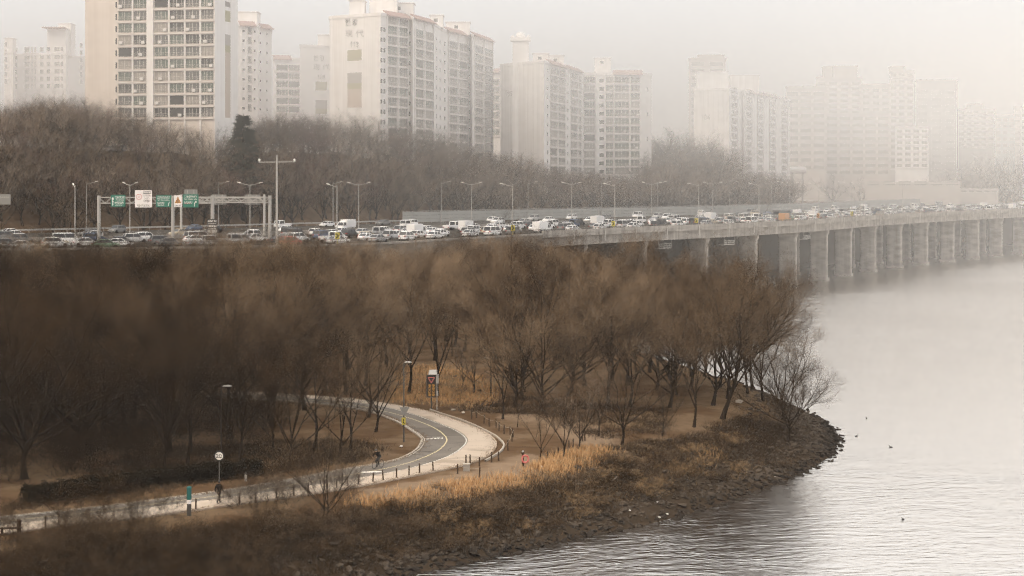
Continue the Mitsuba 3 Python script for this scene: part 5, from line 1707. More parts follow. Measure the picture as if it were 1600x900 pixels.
# cars parked on the terrace above the wooded slope
for i, u in enumerate((4, 48, 60, 70, 82, 135, 146, 158, 172, 182, 318, 335)):
    y = np.linspace(400, 520, 240)
    x = (u - U0) / FOC * y
    z = ground_z(x, y)
    v = V0 + FOC * (H - z) / y
    j = int(np.argmin(np.abs(v - 237.5)))
    kind = ('sedan', 'suv')[i % 2]
    key = inst(numbered(NAME[kind]), car_group(kind, ('white', 'silver')[i % 2]), place([x[j], y[j], z[j] + 0.02], 0.4 + 2.7 * (i % 2)))
    L(key, f'{("white", "silver")[i % 2]} car parked among the trees high on the slope, {nth(i + 1)} from the left', 'car', 'cars parked above the slope')

# ------------------------------------------------------------------ street lamps, mast, gantries, signs


def lamp_group(double, h=10.5):
    name = 'lamp_double' if double else 'lamp_single'
    if name in scene:
        return name
    pole = MB().tube([[0, 0, 0], [0, 0, h * 0.5], [0, 0, h + (0 if double else 0.15)]], [0.11, 0.085, 0.055], 8)
    pole.box([0, 0, 0.3], [0.36, 0.36, 0.6])
    parts = {'pole': (pole, 'm_metal_pale')}
    for i, s in enumerate((1, -1) if double else (1,)):
        arm = MB().tube([[0, 0, h - 0.25], [s * 1.2, 0, h - 0.02], [s * 2.3, 0, h + 0.22]], [0.06, 0.05, 0.045], 6)
        hd = MB()
        hd.hull([[s * 2.15, y, h + 0.22 + z] for y in (-0.1, 0.1) for z in (-0.04, 0.06)] + [[s * 3.0, y, h + 0.38 + z] for y in (-0.14, 0.14) for z in (-0.05, 0.08)] + [[s * 2.6, 0, h + 0.45]])
        sfx = f'_{i:03d}' if i else ''
        parts['arm' + sfx], parts['lamp_head' + sfx] = (arm, 'm_metal_pale'), (hd, 'm_white')
    return group(name, **parts)


def street_lamp(u, t, double, lab, grp, scale=1.0):
    s = s_at_u(u, t)
    p, a = road(s, t), road_dir(s)
    inst(key := numbered('street_lamp'), lamp_group(double), place(p, a + (math.pi / 2 if t < 0.5 or double else -math.pi / 2), scale))
    L(key, lab, 'street lamp', grp)


refs = ['at the far left before the sign gantry', 'right of the tall mast', 'above the left end of the viaduct', 'over the viaduct below the bent block', 'over the viaduct left of the foggy block', 'below the foggy white block', 'near the orange truck', 'under the brown office block', 'under the dark foggy tower']
for i, u in enumerate((117, 527, 801, 961, 1091, 1186, 1279, 1345, 1410)):
    street_lamp(u, 0.012, False, f'single-armed street lamp on the near highway edge, {refs[i]}', 'lamps along the near edge', 0.98)
for i, u in enumerate((-14, 202, 391, 561, 737, 893, 1018, 1113, 1234, 1330)):
    street_lamp(u, 0.5, True, f'two-armed street lamp in the median, {nth(i + 1)} from the left', 'lamps in the median', 1.0)
for i, u in enumerate((135, 341, 520, 690, 825, 940, 1027, 1140, 1205, 1300)):
    street_lamp(u, 0.995, False, f'single-armed lamp at the foot of the wooded slope, {nth(i + 1)} from the left', 'lamps along the far edge', 1.02)

p = road(s_at_u(431.5, 0.03), 0.03)
zt = H - (242 - V0) * p[1] / FOC
shape('camera_mast__pole', MB().tube([[p[0], p[1], 17], [p[0], p[1], 24], [p[0], p[1], zt]], [0.22, 0.19, 0.15], 10), 'm_metal_pale')
za = H - (253.5 - V0) * p[1] / FOC
shape('camera_mast__crossarm', MB().beam([p[0] - 3.1, p[1], za], [p[0] + 3.1, p[1], za + 0.1], 0.16), 'm_metal_pale')
for i, s in enumerate((-1, 1)):
    mb = MB().lathe([(0.0, -0.05), (0.16, 0.0), (0.2, 0.25), (0.12, 0.45), (0, 0.5)], (p[0] + s * 3.0, p[1], za + 0.12), 10)
    shape('camera_mast__camera' + (f'_{i:03d}' if i else ''), mb, 'm_white')
L('camera_mast', 'tall pale mast with a long crossarm and a camera at each end', 'mast')


def gantry(name, lab, u0, u1, y, v_top, v_beam, legs, mtl='m_metal_pale', leg_w=0.62):
    key = numbered(name)
    L(key, lab, 'sign gantry')
    x0, x1 = (u0 - U0) / FOC * y, (u1 - U0) / FOC * y
    za, zb = H - (v_beam[0] - V0) * y / FOC, H - (v_beam[1] - V0) * y / FOC
    for i, u in enumerate(legs):
        x = (u - U0) / FOC * y
        mb = MB().tube([[x, y, 16.8], [x, y, H - (v_top - V0) * y / FOC]], leg_w / 2, 12)
        mb.tube([[x, y, 16.9], [x, y, 17.3]], leg_w * 0.85, 8)
        shape(key + '__leg' + (f'_{i:03d}' if i else ''), mb, mtl)
    mb = MB()
    for dy in (-0.45, 0.45):
        for z in (za, zb):
            mb.beam([x0, y + dy, z], [x1, y + dy, z], 0.17)
    shape(key + '__chord', mb, mtl)
    mb = MB()
    n = max(4, int((x1 - x0) / 1.1))
    for dy in (-0.45, 0.45):
        for i in range(n):
            a, b = x0 + (x1 - x0) * i / n, x0 + (x1 - x0) * (i + 1) / n
            mb.beam([a, y + dy, zb if i % 2 else za], [b, y + dy, za if i % 2 else zb], 0.075)
    shape(key + '__web', mb, mtl)
    return key


GY1, GY2, GY3 = 332.0, 352.0, 392.0
gantry('sign_gantry', 'pale truss gantry carrying green and white road signs', 154, 331, GY1, 305.5, (308.5, 317.5), (154.5, 332))
gantry('sign_gantry', 'pale truss gantry right of the thick white post, without signs on its open half', 270, 422, GY2, 305.5, (309.0, 316.5), (270, 421.5))
gantry('sign_gantry', 'dim gantry behind the first two, its grey sign backs turned to the river', 284, 412, GY3, 303.5, (308.0, 314.0), (283, 413), 'm_metal_grey', 0.5)


def sign(name, lab, u0, u1, v0, v1, y, face, strokes=(), cat='road sign', thick=0.1, dy=-0.62):
    """a flat sign bolted in front of a gantry; strokes: (material, [(x0, y0, x1, y1, width)]) in fractions of the panel"""
    key = numbered(name)
    L(key, lab, cat)
    x0, x1 = (u0 - U0) / FOC * y, (u1 - U0) / FOC * y
    z0, z1 = H - (v1 - V0) * y / FOC, H - (v0 - V0) * y / FOC
    shape(key + '__panel', MB().box([(x0 + x1) / 2, y + dy, (z0 + z1) / 2], [x1 - x0, thick, z1 - z0]), face)
    for m, st in strokes:
        mb = MB()
        for a, b, c, d, w in st:
            mb.beam([x0 + (x1 - x0) * a, y + dy - thick / 2 - 0.012, z1 - (z1 - z0) * b], [x0 + (x1 - x0) * c, y + dy - thick / 2 - 0.012, z1 - (z1 - z0) * d], 0.02, w) if abs(a - c) < 1e-6 else mb.beam([x0 + (x1 - x0) * a, y + dy - thick / 2 - 0.012, z1 - (z1 - z0) * b], [x0 + (x1 - x0) * c, y + dy - thick / 2 - 0.012, z1 - (z1 - z0) * d], 0.02, w)
        k = key + '__lettering'
        while k in scene:
            k = k + '_001' if not k.endswith('1') else k[:-1] + str(int(k[-1]) + 1)
        shape(k, mb, m)
    return key, (x0, x1, z0, z1)


def syllables(x0, x1, y0, y1, n, seed, w=0.06):
    """a row of n blocky syllables"""
    r = random.Random(seed)
    out = []
    step = (x1 - x0) / n
    for i in range(n):
        a, b = x0 + i * step + step * 0.1, x0 + (i + 1) * step - step * 0.12
        m = (y0 + y1) / 2
        out += [(a, y0, (a + b) / 2, y0, w), (b, y0, b, m + 0.01, w)]
        out += [(a, y0, a, m, w)] if r.random() < 0.6 else [((a + b) / 2, y0, a, m, w)]
        out += [(a, y1, b, y1, w)]
        if r.random() < 0.7:
            out += [(a, m, b, m, w * 0.8)]
        if r.random() < 0.5:
            out += [(a, m, a, y1, w)]
    return out


sign('road_sign', 'green road sign with an upward arrow, the leftmost on the gantry', 174.5, 197, 304.5, 323, GY1, 'm_sign_green', [('m_sign_white', syllables(0.28, 0.95, 0.12, 0.30, 5, 1) + syllables(0.35, 0.9, 0.40, 0.46, 8, 2, 0.03) + syllables(0.28, 0.9, 0.58, 0.74, 5, 3) + syllables(0.3, 0.8, 0.84, 0.90, 7, 4, 0.03) + [(0.13, 0.9, 0.13, 0.25, 0.14), (0.13, 0.2, 0.06, 0.40, 0.09), (0.13, 0.2, 0.20, 0.40, 0.09)])])
key, (x0, x1, z0, z1) = sign('road_sign', 'large white sign with a red ring and dark rows of text', 212, 238.5, 297, 324, GY1, 'm_sign_white', [('m_letter', [(0.48, 0.10, 0.95, 0.10, 0.16), (0.48, 0.19, 0.95, 0.19, 0.16)] + syllables(0.5, 0.95, 0.28, 0.36, 5, 5, 0.04) + syllables(0.55, 0.85, 0.44, 0.52, 3, 6, 0.05) + syllables(0.52, 0.9, 0.58, 0.68, 4, 7, 0.06) + syllables(0.12, 0.9, 0.84, 0.94, 7, 8, 0.06)), ('m_sign_red', [(0.20, 0.34, 0.20, 0.46, 0.05), (0.28, 0.34, 0.28, 0.46, 0.05), (0.23, 0.44, 0.25, 0.44, 0.04)])])
ring = MB()
cx, cz, rr = x0 + (x1 - x0) * 0.24, z1 - (z1 - z0) * 0.39, (x1 - x0) * 0.17
ang = np.linspace(0, 2 * np.pi, 33)
for r0, r1 in ((rr * 0.84, rr),):
    v = np.concatenate([np.stack([cx + r * np.cos(ang), np.full(33, GY1 - 0.69), cz + r * np.sin(ang)], 1) for r in (r0, r1)])
    i = np.arange(32)
    ring.add(v, np.stack([i, i + 1, i + 34, i + 33], 1))
shape(key + '__red_ring', ring, 'm_sign_red')
sign('road_sign', 'green road sign with a slanting arrow, between the white sign and the warning sign', 245, 268.5, 305, 323.5, GY1, 'm_sign_green', [('m_sign_white', syllables(0.1, 0.9, 0.10, 0.28, 5, 9) + syllables(0.1, 0.9, 0.38, 0.44, 8, 10, 0.03) + syllables(0.1, 0.55, 0.58, 0.74, 4, 11) + syllables(0.1, 0.55, 0.82, 0.88, 5, 12, 0.03) + [(0.80, 0.92, 0.84, 0.66, 0.12), (0.84, 0.66, 0.92, 0.56, 0.10)])])
key, (x0, x1, z0, z1) = sign('road_sign', 'small white warning sign with an orange triangle', 273, 285, 305, 323.5, GY1, 'm_sign_white', [('m_letter', syllables(0.1, 0.9, 0.82, 0.94, 4, 13, 0.05))])
mb = MB()
tri = [(0.5, 0.12), (0.08, 0.66), (0.92, 0.66)]
v = [[x0 + (x1 - x0) * a, GY1 - 0.69, z1 - (z1 - z0) * b] for a, b in tri]
v += [[p[0], GY1 - 0.672, p[2]] for p in v]
mb.add(v, [[0, 1, 2], [3, 5, 4], [0, 3, 4], [0, 4, 1], [1, 4, 5], [1, 5, 2], [2, 5, 3], [2, 3, 0]])
shape(key + '__triangle', mb, 'm_sign_orange')
mb = MB()
for a, b, c, d in ((0.38, 0.60, 0.50, 0.36), (0.50, 0.36, 0.60, 0.60), (0.42, 0.50, 0.58, 0.50)):
    mb.beam([x0 + (x1 - x0) * a, GY1 - 0.70, z1 - (z1 - z0) * b], [x0 + (x1 - x0) * c, GY1 - 0.70, z1 - (z1 - z0) * d], 0.02, 0.1)
shape(key + '__symbol', mb, 'm_letter')
sign('road_sign', 'green road sign with an arrow bending right, the rightmost on the gantry', 287, 311, 303.5, 324, GY1, 'm_sign_green', [('m_sign_white', syllables(0.08, 0.92, 0.12, 0.28, 5, 14) + syllables(0.08, 0.92, 0.36, 0.42, 8, 15, 0.03) + syllables(0.08, 0.6, 0.54, 0.68, 4, 16) + [(0.74, 0.92, 0.74, 0.66, 0.12), (0.74, 0.66, 0.88, 0.52, 0.12), (0.88, 0.52, 0.78, 0.54, 0.08), (0.88, 0.52, 0.87, 0.64, 0.08)]), ('m_sign_red', [(0.1, 0.72, 0.5, 0.72, 0.06)])])
for u0, u1, v0, v1, lab in ((287, 307.5, 296, 316, 'grey back of a sign rising above the rightmost green sign'), (330, 353, 304, 320, 'grey back of a sign just right of the thick white post'), (381.5, 406, 304, 320, 'grey back of a sign at the right end of the dim gantry')):
    k, (x0, x1, z0, z1) = sign('reversed_sign', lab, u0, u1, v0, v1, GY3, 'm_sign_back', dy=0.7)
    mb = MB()
    for f in (0.25, 0.75):
        mb.box([x0 + (x1 - x0) * f, GY3 + 0.55, (z0 + z1) / 2], [0.12, 0.2, z1 - z0])
    shape(k + '__bracket', mb, 'm_metal_grey')
# the sign cut by the left edge of the picture, on a post of its own
k, (x0, x1, z0, z1) = sign('roadside_sign', 'dim grey-green sign cut off by the left edge of the picture', -16, 18, 303, 319.5, 340, 'm_sign_back', [('m_metal_grey', [(0.05, 0.30, 0.95, 0.30, 0.1)])])
shape(k + '__post', MB().tube([[x0 + 0.6, 340, 17], [x0 + 0.6, 340, z1]], 0.16, 8), 'm_metal_grey')
k, (x0, x1, z0, z1) = sign('message_sign', 'dark roadside sign with two rows of white characters, below the thick white post', 324.5, 340, 342, 358.5, 326, 'm_metal_dark', [('m_sign_white', syllables(0.06, 0.94, 0.14, 0.40, 4, 20, 0.07) + syllables(0.06, 0.94, 0.60, 0.88, 4, 21, 0.07))])
shape(k + '__base', MB().box([(x0 + x1) / 2, 325.4, z0 - 0.28], [x1 - x0, 0.14, 0.5]), 'm_metal_grey')
shape(k + '__post', MB().box([(x0 + x1) / 2 - 0.5, 325.6, 18.5], [0.12, 0.12, 3.0]).box([(x0 + x1) / 2 + 0.5, 325.6, 18.5], [0.12, 0.12, 3.0]), 'm_metal_grey')
# chevron boards on the near parapet
for i, u in enumerate((527, 801, 958, 1088, 1278, 1331)):
    s = s_at_u(u, 0.008)
    p, a = road(s, 0.008), road_dir(s)
    k = numbered('chevron_board')
    q = np.array([p[0], p[1], 18.6])
    shape(k + '__panel', MB().box(q, [0.75, 0.06, 1.15], 0.15), 'm_sign_yellow' if i != 4 else 'm_sign_orange')
    mb = MB()
    mb.beam(q + [-0.22, -0.06, 0.38], q + [0.2, -0.06, 0.0], 0.03, 0.2)
    mb.beam(q + [0.2, -0.06, 0.0], q + [-0.22, -0.06, -0.38], 0.03, 0.2)
    shape(k + '__chevron', mb, 'm_black')
    shape(k + '__post', MB().box([p[0], p[1] + 0.05, 17.9], [0.1, 0.05, 1.9]), 'm_sign_yellow')
    L(k, f'yellow board with a black chevron on the near parapet, {nth(i + 1)} from the left', 'road sign', 'chevron boards')

# ------------------------------------------------------------------ people
def ball(c, r):
    return m3.Manifold.sphere(float(r), 14).translate([float(x) for x in c])


def bone(a, ra, b, rb):
    return m3.Manifold.batch_hull([ball(a, ra), ball(b, rb)])


def fuse(parts, edge=0.035, it=6):
    m = m3.Manifold.batch_boolean(parts, m3.OpType.Add).refine_to_length(edge)
    g = m.to_mesh()
    t = trimesh.Trimesh(np.array(g.vert_properties[:, :3]), np.array(g.tri_verts), process=True)
    trimesh.smoothing.filter_taubin(t, iterations=it)
    return np.array(t.vertices), np.array(t.faces)


def hand(w, d, palm, side):
    """a slightly curled hand: palm, four fingers, thumb; w wrist, d pointing along the hand, palm the direction the palm faces"""
    w, d, palm = np.asarray(w, float), unit(d), unit(palm)
    across = np.cross(d, palm) * side
    out = []
    p0 = w + d * 0.02
    for k in range(4):
        o = across * (k - 1.5) * 0.019
        root = w + d * 0.085 + o
        out.append(bone(p0 + o * 0.7, 0.017, root, 0.012))
        ln = (0.066, 0.075, 0.070, 0.054)[k]
        mid = root + unit(d + palm * 0.35) * ln * 0.55
        out += [bone(root, 0.0095, mid, 0.0085), bone(mid, 0.0085, mid + unit(d * 0.6 + palm) * ln * 0.5, 0.0075)]
    tb = w + d * 0.03 - across * 0.03
    tm = tb + unit(d - across * 0.7) * 0.035
    out += [bone(tb, 0.014, tm, 0.011), bone(tm, 0.011, tm + unit(d + palm * 0.6) * 0.03, 0.009)]
    return out


def figure(key, J, to, jacket='m_cloth_dark', trousers='m_cloth_grey', helmet=None):
    """J: joints of a posed figure facing +x; separate meshes for skin, jacket, trousers, shoes, hair"""
    J = {k: np.asarray(v, float) for k, v in J.items()}
    f = unit(J['face'])
    left = np.cross([0, 0, 1.0], f)
    upv = np.cross(f, left)
    hd = J['head']
    skin = [bone(hd + upv * 0.02 - f * 0.015, 0.088, hd - upv * 0.045 + f * 0.02, 0.066), bone(hd - upv * 0.10 + f * 0.035, 0.034, hd - upv * 0.05 + f * 0.045, 0.045), bone(J['neck'], 0.052, hd - upv * 0.05 - f * 0.01, 0.055),
            bone(hd + f * 0.088 + upv * 0.01, 0.010, hd + f * 0.105 - upv * 0.03, 0.014), ball(hd + f * 0.088 - upv * 0.066, 0.016)]
    for s in (-1, 1):
        skin += [bone(hd + left * s * 0.088 + upv * 0.015, 0.014, hd + left * s * 0.09 - upv * 0.03, 0.010), ball(hd + left * s * 0.032 + f * 0.08 + upv * 0.012, 0.013)]
    jk = [bone(J['neck'] - [0, 0, 0.03], 0.075, J['chest'], 0.135), bone(J['chest'] + left * 0.07, 0.125, J['chest'] - left * 0.07, 0.125), bone(J['chest'] + left * 0.05, 0.135, J['hip'] + left * 0.05, 0.13), bone(J['chest'] - left * 0.05, 0.135, J['hip'] - left * 0.05, 0.13)]
    tr = [bone(J['hip'] + left * 0.06, 0.125, J['hip'] - left * 0.06, 0.125)]
    sh = []
    for s, n in ((1, 'l'), (-1, 'r')):
        so = J['chest'] + left * s * 0.185 + [0, 0, 0.075]
        jk += [bone(so, 0.066, J['elbow_' + n], 0.052), bone(J['elbow_' + n], 0.052, J['wrist_' + n], 0.042), bone(so, 0.07, J['neck'] - [0, 0, 0.05], 0.06)]
        d = unit(J['wrist_' + n] - J['elbow_' + n])
        skin += [bone(J['elbow_' + n] + d * 0.1, 0.03, J['wrist_' + n], 0.027)] + hand(J['wrist_' + n], d, -left * s * 0.8 + f * 0.3, s)
        ho = J['hip'] + left * s * 0.085
        tr += [bone(ho, 0.098, J['knee_' + n], 0.066), bone(J['knee_' + n], 0.066, J['ankle_' + n], 0.048)]
        skin += [bone(J['knee_' + n], 0.045, J['ankle_' + n], 0.036)]
        t = unit(J['toe_' + n] - J['ankle_' + n])
        sh += [bone(J['ankle_' + n] - [0, 0, 0.02], 0.05, J['ankle_' + n] + t * 0.02 - [0, 0, 0.045], 0.045), bone(J['ankle_' + n] + t * 0.0 - [0, 0, 0.045], 0.045, J['toe_' + n], 0.036)]
    skin.append(bone(J['neck'], 0.06, J['chest'], 0.07))
    for s, n in ((1, 'l'), (-1, 'r')):
        skin += [bone(J['chest'], 0.06, J['chest'] + left * s * 0.17 + [0, 0, 0.07], 0.04), bone(J['chest'] + left * s * 0.17 + [0, 0, 0.07], 0.04, J['elbow_' + n], 0.035), bone(J['elbow_' + n], 0.035, J['wrist_' + n], 0.027), bone(J['chest'], 0.08, J['hip'], 0.08), bone(J['hip'], 0.07, J['knee_' + n], 0.045)]
    hr = [bone(hd + upv * 0.035 - f * 0.02, 0.095, hd - upv * 0.02 - f * 0.045, 0.085)] if not helmet else [bone(hd + upv * 0.05 - f * 0.05, 0.10, hd + upv * 0.055 + f * 0.03, 0.095)]
    for part, ms, m in (('body', skin, 'm_skin'), ('jacket', jk, jacket), ('trousers', tr, trousers), ('shoes', sh, 'm_black'), ('helmet' if helmet else 'hair', hr, helmet or 'm_black')):
        scene[f'{key}__{part}'] = {**mikit.ply(fuse(ms, 0.02 if part == 'body' else 0.035, 4), m, True), 'to_world': to}


gpath = unit(np.append(PATH[60, 1] - PATH[40, 1], 0))
walk_dir = math.atan2(*(at(450, 764, 4)[:2] - at(280, 788, 4)[:2])[::-1])
p = at(342, 786.5, PATH_Z + 0.035)
W = dict(face=[1, 0.1, -0.12], head=[0.06, 0, 1.60], neck=[0.02, 0, 1.45], chest=[0.0, 0, 1.27], hip=[0, 0, 0.93], elbow_l=[-0.10, 0.27, 1.05], wrist_l=[0.03, 0.29, 0.83], elbow_r=[0.05, -0.27, 1.05], wrist_r=[0.22, -0.27, 0.86],
         knee_l=[0.20, 0.09, 0.52], ankle_l=[0.26, 0.09, 0.10], toe_l=[0.43, 0.11, 0.045], knee_r=[-0.06, -0.09, 0.50], ankle_r=[-0.36, -0.09, 0.16], toe_r=[-0.22, -0.11, 0.04])
figure('person', W, place(p, walk_dir + 0.35), 'm_cloth_dark', 'm_cloth_dark')
L('person', 'person in dark clothes walking along the pale footway below the speed sign', 'person')

ride = walk_dir + math.pi
p = at(590.5, 731.5, PATH_Z + 0.006)
to = place(p, ride + 0.25)
R = dict(face=[1, 0, -0.25], head=[0.30, 0, 1.50], neck=[0.20, 0, 1.38], chest=[0.08, 0, 1.25], hip=[-0.22, 0, 0.98], elbow_l=[0.26, 0.26, 1.10], wrist_l=[0.42, 0.22, 0.99], elbow_r=[0.26, -0.26, 1.10], wrist_r=[0.42, -0.22, 0.99],
         knee_l=[0.16, 0.10, 0.72], ankle_l=[0.02, 0.11, 0.36], toe_l=[0.15, 0.12, 0.29], knee_r=[0.12, -0.10, 0.60], ankle_r=[-0.08, -0.11, 0.20], toe_r=[0.06, -0.12, 0.13])
figure('person_001', R, to, 'm_cloth_dark', 'm_black', 'm_metal_dark')
L('person_001', 'cyclist in dark clothes bent over the handlebar on the bicycle path', 'person')
L('bicycle', 'thin dark bicycle ridden by the cyclist', 'bicycle')
bw = dict(front=np.array([0.52, 0, 0.335]), rear=np.array([-0.50, 0, 0.335]))
for i, (n, c) in enumerate(bw.items()):
    tyre, spoke = MB(), MB()
    a = np.linspace(0, 2 * np.pi, 29)[:-1]
    ring = np.stack([c[0] + 0.32 * np.cos(a), 0 * a, c[2] + 0.32 * np.sin(a)], 1)
    for k in range(28):
        tyre.beam(ring[k], ring[(k + 1) % 28], 0.034)
    for k in range(0, 28, 2):
        spoke.beam(c + [0, 0.02 * (-1) ** (k // 2), 0], ring[k], 0.006)
    spoke.lathe([(0, -0.05), (0.02, -0.05), (0.02, 0.05), (0, 0.05)], c, 8, 1)
    k = 'bicycle__wheel' + (f'_{i:03d}' if i else '')
    scene[k + '__tyre'] = {**mikit.ply(tyre.mesh(), 'm_tyre'), 'to_world': to}
    scene[k + '__spokes'] = {**mikit.ply(spoke.mesh(), 'm_metal_grey'), 'to_world': to}
fr = MB()
bb, st, hb = np.array([-0.08, 0, 0.29]), np.array([-0.22, 0, 0.80]), np.array([0.38, 0, 0.82])
for a, b, w in ((bb, st, 0.03), (st, hb, 0.03), (bb, hb - [-0.01, 0, 0.12], 0.035), (bw['rear'], bb, 0.022), (bw['rear'], st, 0.02), (hb, hb - [-0.03, 0, 0.16], 0.035), (hb - [-0.03, 0, 0.14], bw['front'] + [0, 0.05, 0], 0.02), (hb - [-0.03, 0, 0.14], bw['front'] - [0, 0.05, 0], 0.02), (st, st + [-0.02, 0, 0.07], 0.028)):
    fr.tube([a, b], w / 2, 6)
for part, mb, m in (('frame', fr, 'm_metal_dark'), ('saddle', MB().hull([[-0.38, y, z] for y in (-0.07, 0.07) for z in (0.86, 0.90)] + [[-0.1, y, z] for y in (-0.02, 0.02) for z in (0.86, 0.89)]), 'm_black'),
                    ('handlebar', MB().tube([hb, hb + [0.03, 0, 0.13]], 0.014, 6).tube([hb + [0.03, -0.24, 0.13], hb + [0.03, 0.24, 0.13]], 0.013, 6).tube([hb + [0.03, 0.24, 0.13], hb + [0.12, 0.24, 0.10]], 0.014, 6).tube([hb + [0.03, -0.24, 0.13], hb + [0.12, -0.24, 0.10]], 0.014, 6), 'm_black'),
                    ('crank', MB().lathe([(0, -0.01), (0.09, -0.01), (0.09, 0.01), (0, 0.01)], bb + [0, -0.05, 0], 14, 1).beam(bb + [0, -0.09, 0], bb + [0.06, -0.09, -0.16], 0.02).beam(bb + [0, 0.09, 0], bb + [0.09, 0.09, -0.01], 0.02).box(bb + [0.06, -0.13, -0.17], [0.09, 0.08, 0.02]).box(bb + [0.10, 0.13, -0.02], [0.09, 0.08, 0.02]), 'm_metal_grey')):
    scene['bicycle__' + part] = {**mikit.ply(mb.mesh(), m), 'to_world': to}

# ------------------------------------------------------------------ along the path: rope fences, signs, lamps, ring buoy, hedge, benches
post_mesh = MB().tube([[0, 0, -0.3], [0, 0, 0.80], [0, 0, 0.86]], [0.065, 0.062, 0.045], 8)
post_ply = mikit.ply(post_mesh.mesh(), 'm_wood_dark')


def rope_fence(key, lab, pix_list, rope=True, h=1.0):
    key = numbered(key)
    L(key, lab, 'fence')
    tops = []
    for i, (u, v) in enumerate(pix_list):
        p = ground_at(u, v)
        s = h * rngt.uniform(0.9, 1.1)
        scene[f'{key}__post' + (f'_{i:03d}' if i else '')] = {**post_ply, 'to_world': place(p, rngt.random() * 6).rotate([1, 0, 0], rngt.uniform(-5, 5)).scale([1, 1, s])}
        tops.append(p + [0, 0, 0.72 * s])
    if rope:
        for i, (a, b) in enumerate(zip(tops[:-1], tops[1:])):
            t = np.linspace(0, 1, 7)[:, None]
            pts = a + (b - a) * t - np.array([0, 0, 0.09]) * (4 * t * (1 - t))
            shape(f'{key}__rope' + (f'_{i:03d}' if i else ''), MB().tube(pts, 0.014, 5), 'm_rope')
    return key


rope_fence('rope_fence', 'row of dark posts with a thin rope along the near edge of the footway', [(28, 830), (71, 827), (92, 823), (306, 798.5), (374, 789), (399.5, 785.5), (432, 780.5), (459, 777), (481.5, 771.5), (507, 768), (526, 765), (543, 761.5), (560, 759.5), (582.5, 755), (599, 752.5), (619.5, 748), (639, 745), (655.5, 741), (677, 737.5), (715, 741), (749, 746)], True, 1.0)
rope_fence('rope_fence', 'crooked posts at the outer side of the bend beside a pale box', [(728, 727), (734.6, 726.5), (749, 728.5), (768, 722.5), (779, 720), (793.5, 704), (800, 690), (802, 683), (797, 679), (787.5, 678.5), (779.5, 673.5), (775, 668), (764.5, 666.5), (756, 662), (744.5, 653), (737, 655)], True, 1.0)
rope_fence('rope_fence', 'short posts in the golden grass on the bank top near the young trees', [(855, 720), (866, 719), (872, 713), (889, 701), (895, 698.5), (910, 690), (914, 688.5)], False, 0.9)


def sign_post(key, lab, u, v, h, r=0.045, m='m_metal_dark'):
    p = ground_at(u, v)
    shape(key + '__post', MB().tube([p - [0, 0, 0.3], p + [0, 0, h]], r, 8), m)
    L(key, lab, 'sign')
    return p


# speed limit disc on its pole
p = sign_post('speed_sign', 'round white speed limit sign reading 20 on a dark pole above the walker', 342.8, 772, 3.05)
c = p + [0, -0.09, 2.95]
shape('speed_sign__rim', MB().lathe([(0, -0.015), (0.40, -0.015), (0.40, 0.015), (0, 0.015)], c, 28, 1), 'm_black')
shape('speed_sign__disc', MB().lathe([(0, -0.02), (0.30, -0.02), (0.30, 0.0), (0, 0.0)], c, 28, 1), 'm_disc_white')
t = meshkit.text_mesh('20', 0.27, 0.012, True)
tv = np.array(t.vertices)
tv = tv - [tv[:, 0].mean(), tv[:, 1].mean(), 0]
shape('speed_sign__lettering', (np.stack([c[0] + tv[:, 0], c[1] - 0.023 - tv[:, 2], c[2] + tv[:, 1]], 1), np.array(t.faces)), 'm_black')

# yield sign seen from behind and the yellow plate below it, on the lamp pole at the bend
p = ground_at(631, 691)
L('yield_sign', 'grey inverted triangle sign with a small yellow plate on a pole at the bend', 'sign')
shape('yield_sign__post', MB().tube([p - [0, 0, 0.3], p + [0, 0, 7.3]], [0.075, 0.055], 8), 'm_metal_dark')
z = lambda v: H - (v - V0) * p[1] / FOC
px = p[1] / FOC
mb = MB()
tri = [(624, 636), (640, 636), (632, 651)]
v3 = [[(u - U0) * px, p[1] - 0.09, z(v)] for u, v in tri]
mb.add(v3 + [[a, b + 0.03, c] for a, b, c in v3], [[0, 1, 2], [3, 5, 4], [0, 3, 4], [0, 4, 1], [1, 4, 5], [1, 5, 2], [2, 5, 3], [2, 3, 0]])
shape('yield_sign__triangle', mb, 'm_sign_back')
shape('yield_sign__yellow_plate', MB().box([(630.8 - U0) * px, p[1] - 0.10, z(658)], [0.36, 0.03, 0.66]), 'm_sign_yellow')
mb = MB()
for a, b, c, d in ((0, 654.5, 0, 659), (-1.2, 657, 1.2, 657), (0, 659, -1.2, 662), (0, 659, 1.2, 662)):
    mb.beam([(630.8 + a - U0) * px, p[1] - 0.122, z(b)], [(630.8 + c - U0) * px, p[1] - 0.122, z(d)], 0.012, 0.06)
shape('yield_sign__symbol', mb, 'm_black')
lamp_arm = MB().tube([[p[0], p[1], p[2] + 7.1], [p[0] + 0.35, p[1], p[2] + 7.35]], 0.03, 6)
shape('yield_sign__lamp_arm', lamp_arm, 'm_metal_dark')
mb = MB().hull([[p[0] + x, p[1] + y, p[2] + 7.36 + zz] for x, y, zz in ((0.05, -0.1, 0), (0.05, 0.1, 0), (0.75, -0.13, 0.02), (0.75, 0.13, 0.02), (0.4, 0, 0.14), (0.1, 0, 0.1), (0.7, 0, 0.08))])
shape('yield_sign__lamp_head', mb, 'm_metal_pale')


